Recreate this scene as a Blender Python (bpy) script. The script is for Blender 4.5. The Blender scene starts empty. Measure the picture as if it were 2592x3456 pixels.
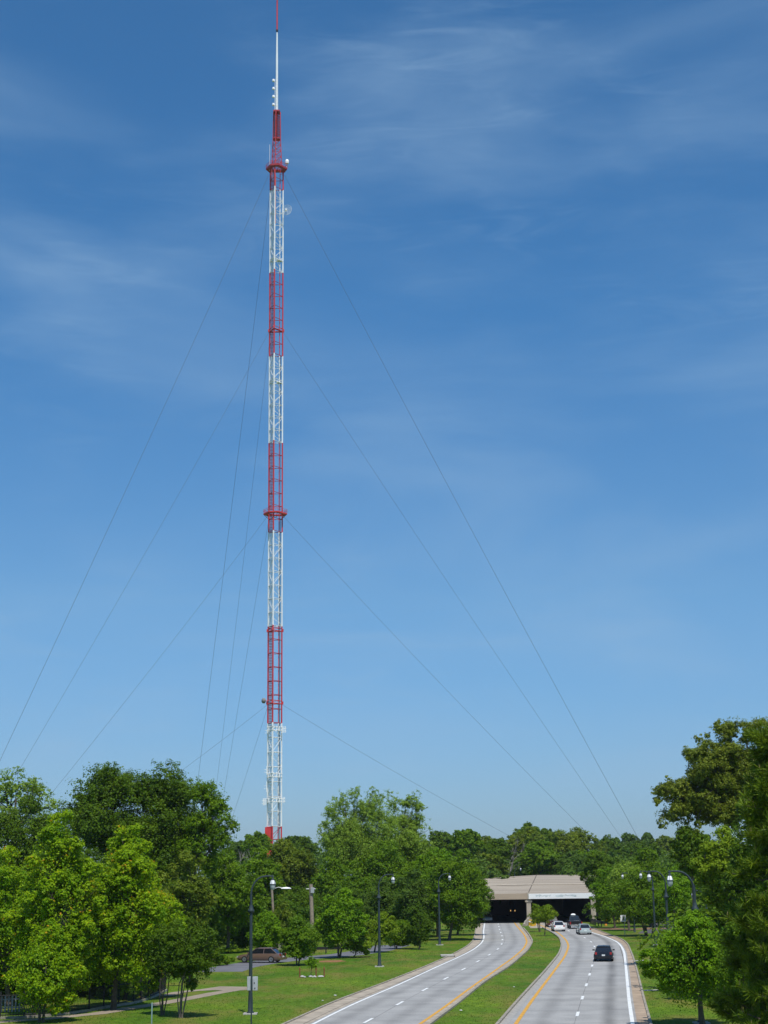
import bpy, bmesh, math, random
import numpy as np
from mathutils import Vector, Matrix
R = math.radians
PI = math.pi
scene = bpy.context.scene
C = scene.collection

# ------------------------------------------------------------------ camera
F = 5300.0                       # focal length in pixels of the 2592 x 3456 photograph
CAMH = 8.8
PITCH = math.atan(1222.0 / F)
ROLL = R(0.7)
cam_d = bpy.data.cameras.new('camera')
cam = bpy.data.objects.new('camera', cam_d)
C.objects.link(cam)
scene.camera = cam
cam_d.sensor_fit = 'VERTICAL'
cam_d.sensor_height = 36.0
cam_d.lens = 36.0 * F / 3456.0
cam_d.clip_start = 0.5
cam_d.clip_end = 12000
fw = Vector((0, math.cos(PITCH), math.sin(PITCH)))
rt0 = Vector((1, 0, 0))
up0 = Vector((0, -math.sin(PITCH), math.cos(PITCH)))
rt = rt0 * math.cos(ROLL) - up0 * math.sin(ROLL)
up = up0 * math.cos(ROLL) + rt0 * math.sin(ROLL)
m3 = Matrix((rt, up, -fw)).transposed()
cam.matrix_world = Matrix.Translation((0, 0, CAMH)) @ m3.to_4x4()

def ray(px, py):
    return fw * F + rt * (px - 1296.0) + up * (1728.0 - py)
def G(px, py, z=0.0):
    """ground point seen at a pixel of the photograph"""
    r = ray(px, py)
    t = (z - CAMH) / r.z
    return Vector((r.x * t, r.y * t, z))
def P(px, py, d):
    """point seen at a pixel, d metres ahead"""
    r = ray(px, py)
    t = d / r.y
    return Vector((r.x * t, d, CAMH + r.z * t))

# ------------------------------------------------------------------ sky, sun, exposure
SUN = Vector((0.13, -0.44, 0.89)).normalized()
world = bpy.data.worlds.new('World')
scene.world = world
world.use_nodes = True
nt = world.node_tree
for n in list(nt.nodes): nt.nodes.remove(n)
def N(t, typ, **kw):
    n = t.nodes.new(typ)
    for k, v in kw.items():
        if k.startswith('i_'):
            n.inputs[k[2:].replace('_', ' ')].default_value = v
        else:
            setattr(n, k, v)
    return n
L = nt.links.new
sky = N(nt, 'ShaderNodeTexSky', sky_type='NISHITA', sun_disc=False)
sky.sun_elevation = math.asin(SUN.z)
sky.sun_rotation = math.atan2(SUN.x, SUN.y)
sky.altitude = 300
sky.air_density = 1.0
sky.dust_density = 0.6
sky.ozone_density = 2.2
tc = N(nt, 'ShaderNodeTexCoord')
def cloud_noise(rot, scl, sc, det, rough, dist, lo, hi, off=(0, 0, 0)):
    mp = N(nt, 'ShaderNodeMapping')
    mp.inputs['Location'].default_value = off
    mp.inputs['Rotation'].default_value = rot; mp.inputs['Scale'].default_value = scl
    L(tc.outputs['Generated'], mp.inputs['Vector'])
    nz = N(nt, 'ShaderNodeTexNoise')
    nz.inputs['Scale'].default_value = sc; nz.inputs['Detail'].default_value = det
    nz.inputs['Roughness'].default_value = rough; nz.inputs['Distortion'].default_value = dist
    L(mp.outputs[0], nz.inputs['Vector'])
    r = N(nt, 'ShaderNodeMapRange'); r.interpolation_type = 'SMOOTHSTEP'
    r.inputs['From Min'].default_value = lo; r.inputs['From Max'].default_value = hi
    L(nz.outputs['Fac'], r.inputs['Value']); return r.outputs[0]
c1 = cloud_noise((0, R(10), 0), (1.5, 1.0, 6.0), 3.2, 10, .55, .5, .38, .80, (.3, 0, .15))
c2 = cloud_noise((0, R(4), 0), (1.6, 1.0, 2.6), 2.2, 3, .5, .2, .40, .66, (1.7, .4, .9))
c3 = cloud_noise((0, R(-14), 0), (3.0, 1.0, 16.0), 4.0, 10, .62, .9, .45, .85, (2.1, 0, .6))
def M(op, a, b):
    n = N(nt, 'ShaderNodeMath', operation=op)
    for i, v in enumerate((a, b)):
        if isinstance(v, (int, float)): n.inputs[i].default_value = v
        else: L(v, n.inputs[i])
    return n.outputs[0]
c4 = cloud_noise((0, R(8), 0), (1.2, 1.0, 4.5), 2.6, 8, .5, .6, .40, .74, (.9, .2, .80))
csum = M('ADD', M('MULTIPLY', M('ADD', M('MULTIPLY', c1, .5), M('MULTIPLY', c3, .5)), c2), M('MULTIPLY', c4, .62))
cm = N(nt, 'ShaderNodeMath', operation='MULTIPLY'); cm.inputs[1].default_value = 0.46; cm.use_clamp = True
L(csum, cm.inputs[0])
tint = N(nt, 'ShaderNodeMix', data_type='RGBA', blend_type='MULTIPLY')
tint.inputs['Factor'].default_value = 1.0
sz = N(nt, 'ShaderNodeSeparateXYZ'); L(tc.outputs['Generated'], sz.inputs[0])
tr_ = N(nt, 'ShaderNodeValToRGB'); L(sz.outputs[2], tr_.inputs['Fac'])
te = tr_.color_ramp.elements
te[0].position = 0.0; te[0].color = (0.42, 0.57, 0.88, 1)
te[1].position = 0.52; te[1].color = (0.30, 0.75, 1.02, 1)
for p_, c_ in ((0.17, (0.48, 0.78, 0.98, 1)), (0.35, (0.31, 0.75, 1.03, 1))):
    x_ = te.new(p_); x_.color = c_
L(sky.outputs[0], tint.inputs['A']); L(tr_.outputs[0], tint.inputs['B'])
mx = N(nt, 'ShaderNodeMix', data_type='RGBA')
L(cm.outputs[0], mx.inputs['Factor'])
L(tint.outputs['Result'], mx.inputs['A'])
mx.inputs['B'].default_value = (2.8, 4.3, 6.0, 1)
bg = N(nt, 'ShaderNodeBackground'); bg.inputs['Strength'].default_value = 0.12
L(mx.outputs['Result'], bg.inputs['Color'])
wo = N(nt, 'ShaderNodeOutputWorld')
L(bg.outputs[0], wo.inputs['Surface'])
sd = bpy.data.lights.new('sun', 'SUN')
sd.energy = 4.4; sd.angle = R(0.53); sd.color = (1.0, 0.96, 0.89)
so = bpy.data.objects.new('sun', sd); C.objects.link(so)
so.rotation_euler = SUN.to_track_quat('Z', 'Y').to_euler()
so.location = (0, 0, 60)
scene.view_settings.view_transform = 'Standard'
scene.view_settings.look = 'None'
scene.view_settings.gamma = 1
scene.view_settings.exposure = 0.0
scene.cycles.max_bounces = 8
scene.cycles.transparent_max_bounces = 8
scene.render.film_transparent = False

# ------------------------------------------------------------------ object helpers
def tag(o, label=None, cat=None, group=None, kind=None):
    if label: o['label'] = label
    if cat: o['category'] = cat
    if group: o['group'] = group
    if kind: o['kind'] = kind
    return o
def empty(name, loc, rz=0.0):
    o = bpy.data.objects.new(name, None); C.objects.link(o)
    o.location = loc; o.rotation_euler = (0, 0, rz); o.empty_display_size = 0.3
    return o
class MB:
    """collects shapes, linked as one mesh object"""
    def __init__(s): s.v = []; s.f = []; s.uv = None
    def add(s, vs, fs):
        b = len(s.v); s.v += [tuple(p) for p in vs]; s.f += [tuple(i + b for i in f) for f in fs]; return s
    def box(s, c, d, rz=0.0):
        x, y, z = d[0] / 2, d[1] / 2, d[2] / 2
        vs = []
        ca, sa = math.cos(rz), math.sin(rz)
        for k in (-z, z):
            for (i, j) in ((-x, -y), (x, -y), (x, y), (-x, y)):
                vs.append((c[0] + i * ca - j * sa, c[1] + i * sa + j * ca, c[2] + k))
        return s.add(vs, [(3, 2, 1, 0), (4, 5, 6, 7), (0, 1, 5, 4), (1, 2, 6, 5), (2, 3, 7, 6), (3, 0, 4, 7)])
    def tube(s, pts, rad, n=8, cap=True):
        pts = [Vector(p) for p in pts]
        if not isinstance(rad, (list, tuple)): rad = [rad] * len(pts)
        rings = []
        ref = None
        for i, p in enumerate(pts):
            t = (pts[min(i + 1, len(pts) - 1)] - pts[max(i - 1, 0)])
            if t.length < 1e-9: t = Vector((0, 0, 1))
            t.normalize()
            if ref is None:
                ref = Vector((1, 0, 0)) if abs(t.x) < 0.8 else Vector((0, 1, 0))
            a = (ref - t * ref.dot(t)).normalized(); ref = a
            b = t.cross(a)
            rings.append([p + (a * math.cos(2 * PI * k / n) + b * math.sin(2 * PI * k / n)) * rad[i] for k in range(n)])
        return s.loft(rings, cap)
    def loft(s, rings, cap=True):
        n = len(rings[0]); vs = [p for r in rings for p in r]; fs = []
        for i in range(len(rings) - 1):
            for k in range(n):
                fs.append((i * n + k, i * n + (k + 1) % n, (i + 1) * n + (k + 1) % n, (i + 1) * n + k))
        if cap:
            fs.append(tuple(range(n - 1, -1, -1))); b = (len(rings) - 1) * n
            fs.append(tuple(range(b, b + n)))
        return s.add(vs, fs)
    def lathe(s, c, prof, n=12):
        return s.loft([[(c[0] + r * math.cos(2 * PI * k / n), c[1] + r * math.sin(2 * PI * k / n), c[2] + z) for k in range(n)] for (r, z) in prof])
    def build(s, name, mat, parent=None, smooth=False, loc=None):
        me = bpy.data.meshes.new(name)
        me.from_pydata(s.v, [], s.f); me.update()
        if smooth:
            for p in me.polygons: p.use_smooth = True
        me.set_sharp_from_angle(angle=R(42))
        if mat: me.materials.append(mat)
        o = bpy.data.objects.new(name, me); C.objects.link(o)
        if parent: o.parent = parent
        if loc is not None: o.location = loc
        bm = bmesh.new(); bm.from_mesh(me); bmesh.ops.recalc_face_normals(bm, faces=bm.faces); bm.to_mesh(me); bm.free()
        return o

# ------------------------------------------------------------------ materials
MATS = {}
def mat(name, col, rough=0.6, metal=0.0, var=0.12, scale=3.0, bump=0.0, spec=0.4, coat=0.0):
    if name in MATS: return MATS[name]
    m = bpy.data.materials.new(name); m.use_nodes = True
    t = m.node_tree; b = t.nodes['Principled BSDF']
    b.inputs['Roughness'].default_value = rough; b.inputs['Metallic'].default_value = metal
    b.inputs['Specular IOR Level'].default_value = spec; b.inputs['Coat Weight'].default_value = coat
    g = N(t, 'ShaderNodeTexCoord'); n = N(t, 'ShaderNodeTexNoise')
    n.inputs['Scale'].default_value = scale; n.inputs['Detail'].default_value = 6
    t.links.new(g.outputs['Object'], n.inputs['Vector'])
    r = N(t, 'ShaderNodeValToRGB'); e = r.color_ramp.elements
    e[0].position = 0.3; e[0].color = tuple(c * (1 - var) for c in col) + (1,)
    e[1].position = 0.7; e[1].color = tuple(min(1, c * (1 + var)) for c in col) + (1,)
    t.links.new(n.outputs['Fac'], r.inputs['Fac']); t.links.new(r.outputs[0], b.inputs['Base Color'])
    if bump:
        bp = N(t, 'ShaderNodeBump'); bp.inputs['Strength'].default_value = bump
        t.links.new(n.outputs['Fac'], bp.inputs['Height']); t.links.new(bp.outputs[0], b.inputs['Normal'])
    MATS[name] = m
    return m
def emis(name, col, s):
    m = bpy.data.materials.new(name); m.use_nodes = True
    b = m.node_tree.nodes['Principled BSDF']
    b.inputs['Base Color'].default_value = col + (1,); b.inputs['Emission Color'].default_value = col + (1,)
    b.inputs['Emission Strength'].default_value = s
    return m
red = mat('red_paint', (0.62, 0.040, 0.040), 0.5, scale=0.5, var=0.15)
white = mat('white_paint', (0.88, 0.88, 0.87), 0.5, scale=0.5, var=0.05)
brace_white = mat('galvanised_white', (0.80, 0.80, 0.80), 0.5, var=0.04)
wire_m = mat('guy_cable_steel', (0.10, 0.11, 0.13), 0.5, 0.3)
black_m = mat('black_rubber', (0.02, 0.02, 0.022), 0.7)
pole_m = mat('dark_green_steel', (0.030, 0.046, 0.050), 0.6, 0.0, spec=0.3)
glass_l = mat('frosted_lamp_glass', (0.38, 0.42, 0.42), 0.25, spec=0.5)
refl_m = mat('white_reflector', (0.85, 0.85, 0.85), 0.25, spec=0.6)
conc = mat('concrete', (0.40, 0.38, 0.34), 0.85, scale=1.2, var=0.2, bump=0.1)
wood_pole = mat('weathered_wood', (0.30, 0.24, 0.18), 0.9, scale=4, var=0.25, bump=0.2)
alu = mat('aluminium_sheet', (0.45, 0.46, 0.46), 0.5, 0.25)
tyre = mat('tyre', (0.02, 0.02, 0.02), 0.8)
rim_m = mat('wheel_rim', (0.45, 0.45, 0.46), 0.35, 0.8)
carglass = mat('car_glass', (0.012, 0.014, 0.018), 0.06, spec=0.8, var=0.02)
tail_m = mat('tail_light_red', (0.35, 0.02, 0.02), 0.2, spec=0.6)
iron = mat('black_iron', (0.018, 0.018, 0.02), 0.5)
bark = mat('bark', (0.10, 0.080, 0.060), 0.95, scale=5, var=0.35, bump=0.4)
bark_pale = mat('pale_bark', (0.15, 0.125, 0.10), 0.95, scale=5, var=0.3, bump=0.3)

def leafmat(name, c1, c2, c3=None, tip=0.0, trans=0.35):
    m = bpy.data.materials.new(name); m.use_nodes = True
    t = m.node_tree; b = t.nodes['Principled BSDF']
    a = N(t, 'ShaderNodeAttribute', attribute_name='leafvar')
    g = N(t, 'ShaderNodeTexCoord'); n = N(t, 'ShaderNodeTexNoise')
    n.inputs['Scale'].default_value = 0.35; n.inputs['Detail'].default_value = 2
    t.links.new(g.outputs['Object'], n.inputs['Vector'])
    ad = N(t, 'ShaderNodeMath', operation='MULTIPLY_ADD'); ad.inputs[1].default_value = 0.9; ad.inputs[2].default_value = -0.45
    t.links.new(n.outputs['Fac'], ad.inputs[0])
    s = N(t, 'ShaderNodeMath', operation='ADD'); s.use_clamp = True
    t.links.new(ad.outputs[0], s.inputs[0]); t.links.new(a.outputs['Fac'], s.inputs[1])
    r = N(t, 'ShaderNodeValToRGB'); e = r.color_ramp.elements
    e[0].position = 0.05; e[0].color = c1 + (1,)
    e[1].position = 0.85; e[1].color = c2 + (1,)
    if c3 is not None:
        x = e.new(1.0 - tip); x.color = c2 + (1,)
        y = e.new(1.0 - tip + 0.02); y.color = c3 + (1,)
    t.links.new(s.outputs[0], r.inputs['Fac']); t.links.new(r.outputs[0], b.inputs['Base Color'])
    b.inputs['Roughness'].default_value = 0.5; b.inputs['Specular IOR Level'].default_value = 0.14
    tr = N(t, 'ShaderNodeBsdfTranslucent'); ms = N(t, 'ShaderNodeMixShader'); ms.inputs[0].default_value = trans
    hs = N(t, 'ShaderNodeHueSaturation'); hs.inputs['Hue'].default_value = 0.485; hs.inputs['Value'].default_value = 1.3
    t.links.new(r.outputs[0], hs.inputs['Color']); t.links.new(hs.outputs[0], tr.inputs['Color'])
    t.links.new(b.outputs[0], ms.inputs[1]); t.links.new(tr.outputs[0], ms.inputs[2])
    t.links.new(ms.outputs[0], t.nodes['Material Output'].inputs['Surface'])
    return m
LM = {
 'maple': leafmat('maple_leaves', (0.100, 0.240, 0.004), (0.335, 0.470, 0.008), (0.594, 0.300, 0.013), 0.06, 0.42),
 'mid':   leafmat('green_leaves', (0.065, 0.155, 0.005), (0.178, 0.290, 0.008)),
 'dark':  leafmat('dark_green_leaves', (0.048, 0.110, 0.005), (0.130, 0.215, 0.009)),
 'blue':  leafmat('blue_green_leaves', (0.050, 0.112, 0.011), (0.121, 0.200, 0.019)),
 'bright': leafmat('bright_green_leaves', (0.081, 0.195, 0.005), (0.211, 0.370, 0.008)),
 'yellow': leafmat('yellow_green_leaves', (0.110, 0.210, 0.006), (0.280, 0.380, 0.018)),
 'olive': leafmat('olive_leaves', (0.090, 0.140, 0.010), (0.230, 0.275, 0.026)),
 'pale':  leafmat('pale_leaves', (0.145, 0.250, 0.020), (0.285, 0.410, 0.045)),
 'brown': leafmat('bronze_green_leaves', (0.088, 0.155, 0.009), (0.200, 0.255, 0.018)),
 'pine':  leafmat('pine_needles', (0.038, 0.095, 0.005), (0.184, 0.260, 0.013), None, 0, 0.25),
 'candle': leafmat('pine_candles', (0.25, 0.20, 0.07), (0.36, 0.28, 0.12), None, 0, 0.1),
}

# ------------------------------------------------------------------ leaves
def quads_mesh(name, verts, var, m, parent=None):
    """verts: (n,4,3) array; one colour value per leaf"""
    n = len(verts)
    me = bpy.data.meshes.new(name)
    me.vertices.add(n * 4); me.vertices.foreach_set('co', verts.astype(np.float32).reshape(-1))
    me.loops.add(n * 4); me.loops.foreach_set('vertex_index', np.arange(n * 4, dtype=np.int32))
    me.polygons.add(n); me.polygons.foreach_set('loop_start', np.arange(0, n * 4, 4, dtype=np.int32))
    me.polygons.foreach_set('loop_total', np.full(n, 4, dtype=np.int32))
    me.update(calc_edges=True)
    a = me.attributes.new('leafvar', 'FLOAT', 'FACE'); a.data.foreach_set('value', var.astype(np.float32))
    me.materials.append(m)
    o = bpy.data.objects.new(name, me); C.objects.link(o)
    if parent: o.parent = parent
    return o
def unit(a):
    return a / (np.linalg.norm(a, axis=-1, keepdims=True) + 1e-9)
def leaf_quads(rng, pos, nrm, size, aspect=0.6):
    """rhombus leaves; nrm gives the mean facing"""
    n = len(pos)
    t = unit(np.cross(nrm, rng.normal(size=(n, 3))))
    b = np.cross(nrm, t)
    l = (size * rng.uniform(0.65, 1.25, (n, 1)))
    fold = nrm * l * rng.uniform(-.12, .12, (n, 1))
    return np.stack([pos - t * l * .5, pos + b * l * .5 * aspect + fold, pos + t * l * .5, pos - b * l * .5 * aspect + fold], axis=1)
def clump_leaves(rng, cen, rad, count, size, up=0.55, flat=0.78, core=0.35):
    """cen (k,3), rad (k,): each clump carries small tufts, each tuft carries leaves"""
    k = len(cen)
    w = rad ** 2; w = w / w.sum()
    nt_ = max(k * 6, count // 16)
    ci = rng.choice(k, size=nt_, p=w)
    td = unit(rng.normal(size=(nt_, 3)) + np.array([0, 0, .25]))
    off = td * (core + (1.05 - core) * rng.uniform(0, 1, (nt_, 1)) ** .5) * rad[ci][:, None]; off[:, 2] *= flat
    tc_ = cen[ci] + off
    tr = rad[ci] * rng.uniform(.14, .30, nt_)
    tv = rng.uniform(-.15, .15, k)[ci] + rng.uniform(-.12, .12, nt_)
    idx = rng.integers(0, nt_, count)
    d = unit(rng.normal(size=(count, 3)))
    pos = tc_[idx] + d * (rng.uniform(.2, 1.1, (count, 1)) * tr[idx][:, None] + size * .3) * np.array([1, 1, .8])
    nrm = unit(d * 0.55 + td[idx] * .55 + np.array([0, 0, up]) + rng.normal(size=(count, 3)) * 0.45)
    var = np.clip(rng.beta(2.4, 2.4, count) * .8 + .1 + tv[idx], 0, 1)
    return leaf_quads(rng, pos, nrm, size), var
def limb(mb, a, b, r0, r1, rng, sag=0.1, n=5, sides=6):
    a = Vector(a); b = Vector(b); L_ = (b - a).length
    o = Vector(rng.normal(size=3) * sag * L_ * 0.5); o.z = abs(o.z) * 0.3
    pts = []; rad = []
    for i in range(n + 1):
        t = i / n
        pts.append(a.lerp(b, t) + o * math.sin(PI * t) + Vector((0, 0, -sag * 0.6 * L_ * math.sin(PI * t))))
        rad.append(r0 + (r1 - r0) * t)
    mb.tube(pts, rad, sides)

tree_seed = [11]
def tree(name, label, xl, xr, yt, yb, d, kind, trunk_px=None, n=9000, leaf=0.3, clumps=60, shape='round', density=1.0,
         bark_m=None, stems=1, group=None, base_z=0.0, cat='tree', crad=0.26, limbs=True, depth=0.9, top=0.0, cone=0.0, trunk_r=None, fork=0.45, blobs=None):
    """a tree whose crown spans pixels xl..xr, yt..yb when it stands d metres ahead"""
    tree_seed[0] += 1
    rng = np.random.default_rng(tree_seed[0])
    a = P(xl, (yt + yb) / 2, d); b = P(xr, (yt + yb) / 2, d); xm = (xl + xr) / 2
    zt = P(xm, yt, d).z; zb = P(xm, yb, d).z
    zb = max(zb, base_z + 0.15)
    rx = (b.x - a.x) / 2; cx = (a.x + b.x) / 2; rz = (zt - zb) / 2; cz = (zt + zb) / 2
    tx = cx if trunk_px is None else P(trunk_px, yb, d).x
    root = empty(name, (tx, d, base_z))
    tag(root, label, cat, group)
    O = np.array([tx, d, base_z])
    # clump centres in an uneven envelope
    k = clumps
    ry = rx * depth
    dirs = unit(rng.normal(size=(k, 3)))
    if top: dirs[:, 2] += top; dirs = unit(dirs)
    ph = rng.uniform(0, 6.28, 6)
    az = np.arctan2(dirs[:, 1], dirs[:, 0]); el = dirs[:, 2]
    lump = 1 + 0.10 * np.sin(3 * az + ph[0] + 2 * el) + 0.08 * np.sin(5 * az + ph[1] - 4 * el) + 0.07 * np.sin(7 * el * 2 + ph[2] + az)
    rad = rng.uniform(0.15, 1, k) ** (1 / 2.2) * lump
    cr = crad * min(rx, rz * 1.2) * rng.uniform(0.65, 1.25, k)
    f = np.clip(rad, 0.25, 1.12) * (1 - 0.55 * cr / max(rx, .1))
    cen = dirs * f[:, None]
    if cone:
        h = (cen[:, 2] + 1) / 2
        wdt = 1.15 - cone * h
        cen[:, 0] *= wdt; cen[:, 1] *= wdt
    if shape == 'umbrella':
        cen[:, 2] = np.where(cen[:, 2] < 0, cen[:, 2] * 0.55, cen[:, 2])
    cen = cen * np.array([rx, ry, rz]) + np.array([cx, d, cz])
    if blobs:
        bl = np.array(blobs, float); w = bl[:, 2] ** 1.8; w /= w.sum(); bi = rng.choice(len(bl), k, p=w)
        bc = np.array([P(q[0], q[1], d) for q in bl])[bi]; br = bl[bi, 2] * d / F
        rd = rng.uniform(0, 1, (k, 1)) ** .5 * .72
        cen = bc + unit(rng.normal(size=(k, 3))) * rd * br[:, None]
        cen[:, 1] = d + (cen[:, 1] - d) * 1.0 + rng.uniform(-.35, .35, k) * rx * depth
        cr = br * rng.uniform(.34, .58, k)
    # keep the very top and the two sides reached
    if not blobs: cen[0] = (cx + rng.uniform(-.2, .2) * rx, d, zt - cr[0] * .7)
    if not blobs: cen[1] = (cx - rx + cr[1] * .7, d, cz - .1 * rz); cen[2] = (cx + rx - cr[2] * .7, d, cz + .05 * rz)
    cnt = int(n * density * 2.2); leaf = leaf * .72
    q, var = clump_leaves(rng, cen - O, cr, cnt, leaf, core=.1 if blobs else .35)
    if blobs:
        q1, v1 = clump_leaves(rng, cen - O, cr * 1.5, cnt // 4, leaf, core=.2)
        q = np.concatenate([q, q1]); var = np.concatenate([var, v1])
    if not blobs:
        # loose twig sprays between clumps
        e = int(cnt * 0.10); crf = 1.0
        dd = unit(rng.normal(size=(e, 3))); rr = rng.uniform(0.55, .93, (e, 1))
        pos = dd * rr * np.array([rx, ry, rz]) * (1 + .08 * np.sin(4 * np.arctan2(dd[:, 1], dd[:, 0]) + ph[3])[:, None])
        if cone:
            h = (pos[:, 2] / rz + 1) / 2; pos[:, 0] *= 1.15 - cone * h; pos[:, 1] *= 1.15 - cone * h
        pos = pos + np.array([cx, d, cz]) - O
        q2 = leaf_quads(rng, pos, unit(dd + rng.normal(size=(e, 3)) * .8 + np.array([0, 0, .4])), leaf)
        q = np.concatenate([q, q2]); var = np.concatenate([var, rng.beta(2.2, 2.2, e)])
    crown = quads_mesh('crown', q, var, LM[kind], root)
    # trunk and limbs
    if limbs:
        mb = MB()
        tr = trunk_r if trunk_r else 0.014 * (zt - base_z) / (stems ** .5) + 0.03
        fz = (cz - base_z) * fork + (zb - base_z) * (1 - fork) if zb > 1 else (cz - base_z) * .5
        forks = []
        for s in range(stems):
            ang = 2 * PI * s / max(stems, 1) + rng.uniform(0, 1)
            sp = 0 if stems == 1 else (0.12 * fz + .1)
            bx, by = (0, 0) if stems == 1 else (math.cos(ang) * .12, math.sin(ang) * .12)
            e = Vector((math.cos(ang) * sp + (cx - tx) * .3, math.sin(ang) * sp, fz))
            mid = Vector((bx, by, 0)).lerp(e, .5) + Vector((rng.uniform(-.1, .1), rng.uniform(-.1, .1), 0))
            mb.tube([(bx, by, -0.2), (bx, by, 0.15), mid, e], [tr * 1.5, tr * 1.1, tr * .9, tr * .75], 8)
            forks.append(e)
        ct = Vector((cx - tx, 0, cz - base_z + rz * .3))
        for e in forks: limb(mb, e, e.lerp(ct, .9), tr * .72, tr * .3, rng, .06)
        npri = 7
        pri = []
        sel = rng.choice(k, npri, replace=False)
        for i in sel:
            c = Vector(cen[i] - O); e = forks[i % stems]
            p = e.lerp(c, .55); pri.append(p)
            limb(mb, e, p, tr * .5, tr * .25, rng, .12)
        for i in range(min(k, 70)):
            c = Vector(cen[i] - O)
            p = min(pri, key=lambda q_: (q_ - c).length)
            limb(mb, p, c, tr * .22, tr * .06, rng, .14, 3, 4)
        mb.build('trunk', bark_m or bark, root, True)
    return root

# ------------------------------------------------------------------ road lines from the photograph, laid on the ground
def z2(x, y): return (900 + x / 2.074, 2600 + y / 2.074)
def z3(x, y): return (1600 + x / 1.672, 2350 + y / 1.672)
def z4(x, y): return (1600 + x / 2.552, 2850 + y / 2.552)
def z5(x, y): return (1780 + x / 4.88, 3040 + y / 4.88)
def z6(x, y): return (1350 + x / 3.318, 2750 + y / 3.318)
def line(pts, m=5.0):
    """smoothed x(y) of a ground line seen in the photograph"""
    g = sorted([(G(*p).y, G(*p).x) for p in pts])
    ys = np.array([a for a, b in g]); xs = np.array([b for a, b in g])
    s0 = (np.interp(ys[0] + 14, ys, xs) - xs[0]) / 14.0
    k = max(0, len(ys) - 1)
    s1 = (xs[-1] - np.interp(ys[-1] - 12, ys, xs)) / 12.0
    gy = np.arange(-80, 420, 1.0)
    gx = np.interp(gy, ys, xs)
    gx = np.where(gy < ys[0], xs[0] + (gy - ys[0]) * s0, gx)
    gx = np.where(gy > ys[-1], xs[-1] + (gy - ys[-1]) * np.clip(s1, -.25, .25) , gx)
    ker = np.exp(-np.arange(-14, 15) ** 2 / (2 * m * m)); ker /= ker.sum()
    gp = np.concatenate([gx[0] + (gx[1] - gx[0]) * np.arange(-14, 0), gx, gx[-1] + (gx[-1] - gx[-2]) * np.arange(1, 15)])
    return gy, np.convolve(gp, ker, 'valid')
def at(l, y): return float(np.interp(y, l[0], l[1]))
# left carriageway
LW = line([z2(330, 1775), z2(565, 1655), z2(750, 1575), z2(935, 1497), z2(1150, 1395), z2(1340, 1310), z2(1450, 1255), z2(1510, 1205), z2(1522, 1170), z2(1517, 1130), z2(1524, 1085)])
LK = line([z2(140, 1775), z2(480, 1620), z2(830, 1490), z2(1100, 1382), z2(1290, 1298), z2(1405, 1235), z2(1450, 1195), z2(1462, 1150), z2(1468, 1100)])
LD = line([z2(735, 1740), z2(940, 1627), z2(1097, 1540), z2(1230, 1470), z2(1340, 1412), z2(1432, 1363), z2(1508, 1322), z2(1570, 1285), z2(1618, 1254), z2(1645, 1225), z6(1150, 1390), z6(1140, 1350), z6(1125, 1310), z6(1112, 1280), z6(1104, 1240)])
LY = line([z2(1075, 1775), z2(1250, 1655), z2(1430, 1520), z2(1600, 1400), z3(110, 1555), z3(215, 1480), z3(280, 1425), z3(300, 1385), z3(283, 1345), z3(252, 1310), z3(233, 1285)])
LM_ = line([z2(1142, 1775), z2(1350, 1620), z2(1520, 1480), z3(0, 1655), z3(190, 1530), z3(300, 1435), z3(328, 1385), z3(306, 1345), z3(278, 1312), z3(262, 1290)])
# right carriageway
RM_ = line([z3(145, 1850), z3(250, 1725), z3(400, 1560), z3(482, 1460), z3(500, 1410), z4(745, 810), z4(690, 768), z4(640, 742), z4(580, 712)])
RY = line([z3(235, 1850), z3(330, 1712), z3(430, 1580), z3(512, 1470), z3(535, 1410), z3(520, 1375), z4(720, 757), z4(650, 730), z4(600, 708)])
RD = line([z3(587, 1785), z3(612, 1700), z3(633, 1632), z3(650, 1578), z3(662, 1535), z3(674, 1495), z5(1085, 995), z5(1120, 895), z5(1122, 815), z5(1105, 742), z5(1062, 683), z5(995, 636), z5(912, 594), z5(822, 553), z5(728, 518), z5(640, 480)])
RW = line([z3(895, 1850), z3(875, 1720), z3(860, 1560), z3(850, 1450), z5(1600, 900), z5(1560, 770), z5(1490, 680), z5(1300, 597), z5(1060, 525), z5(960, 490)])
RK = line([z3(990, 1850), z3(950, 1700), z3(920, 1570), z3(893, 1470), z3(868, 1410), z4(1330, 870), z4(1270, 815), z4(1180, 785), z4(1090, 750), z4(1040, 730)])
YT = G(*z6(1150, 1218)).y          # tunnel mouth distance
def strip(name, la, lb, y0, y1, z, m, parent=None, oa=0.0, ob=0.0, step=1.0, kind=None, nx=1):
    ys = np.arange(y0, y1 + .01, step); vs = []; fs = []; uv = []
    s = 0.0; px = None
    for i, y in enumerate(ys):
        a = at(la, y) + oa; b = at(lb, y) + ob
        mid = (a + b) / 2
        if px is not None: s += math.hypot(mid - px, step)
        px = mid
        for j in range(nx + 1):
            t = j / nx
            vs.append((a + (b - a) * t, y, z)); uv.append((t, s))
    w = nx + 1
    for i in range(len(ys) - 1):
        for j in range(nx): fs.append((i * w + j, i * w + j + 1, (i + 1) * w + j + 1, (i + 1) * w + j))
    me = bpy.data.meshes.new(name); me.from_pydata(vs, [], fs); me.update()
    ul = me.uv_layers.new(name='UVMap')
    for lp in me.loops: ul.data[lp.index].uv = uv[lp.vertex_index]
    me.materials.append(m)
    o = bpy.data.objects.new(name, me); C.objects.link(o)
    if parent: o.parent = parent
    if kind: tag(o, kind=kind)
    return o

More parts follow.
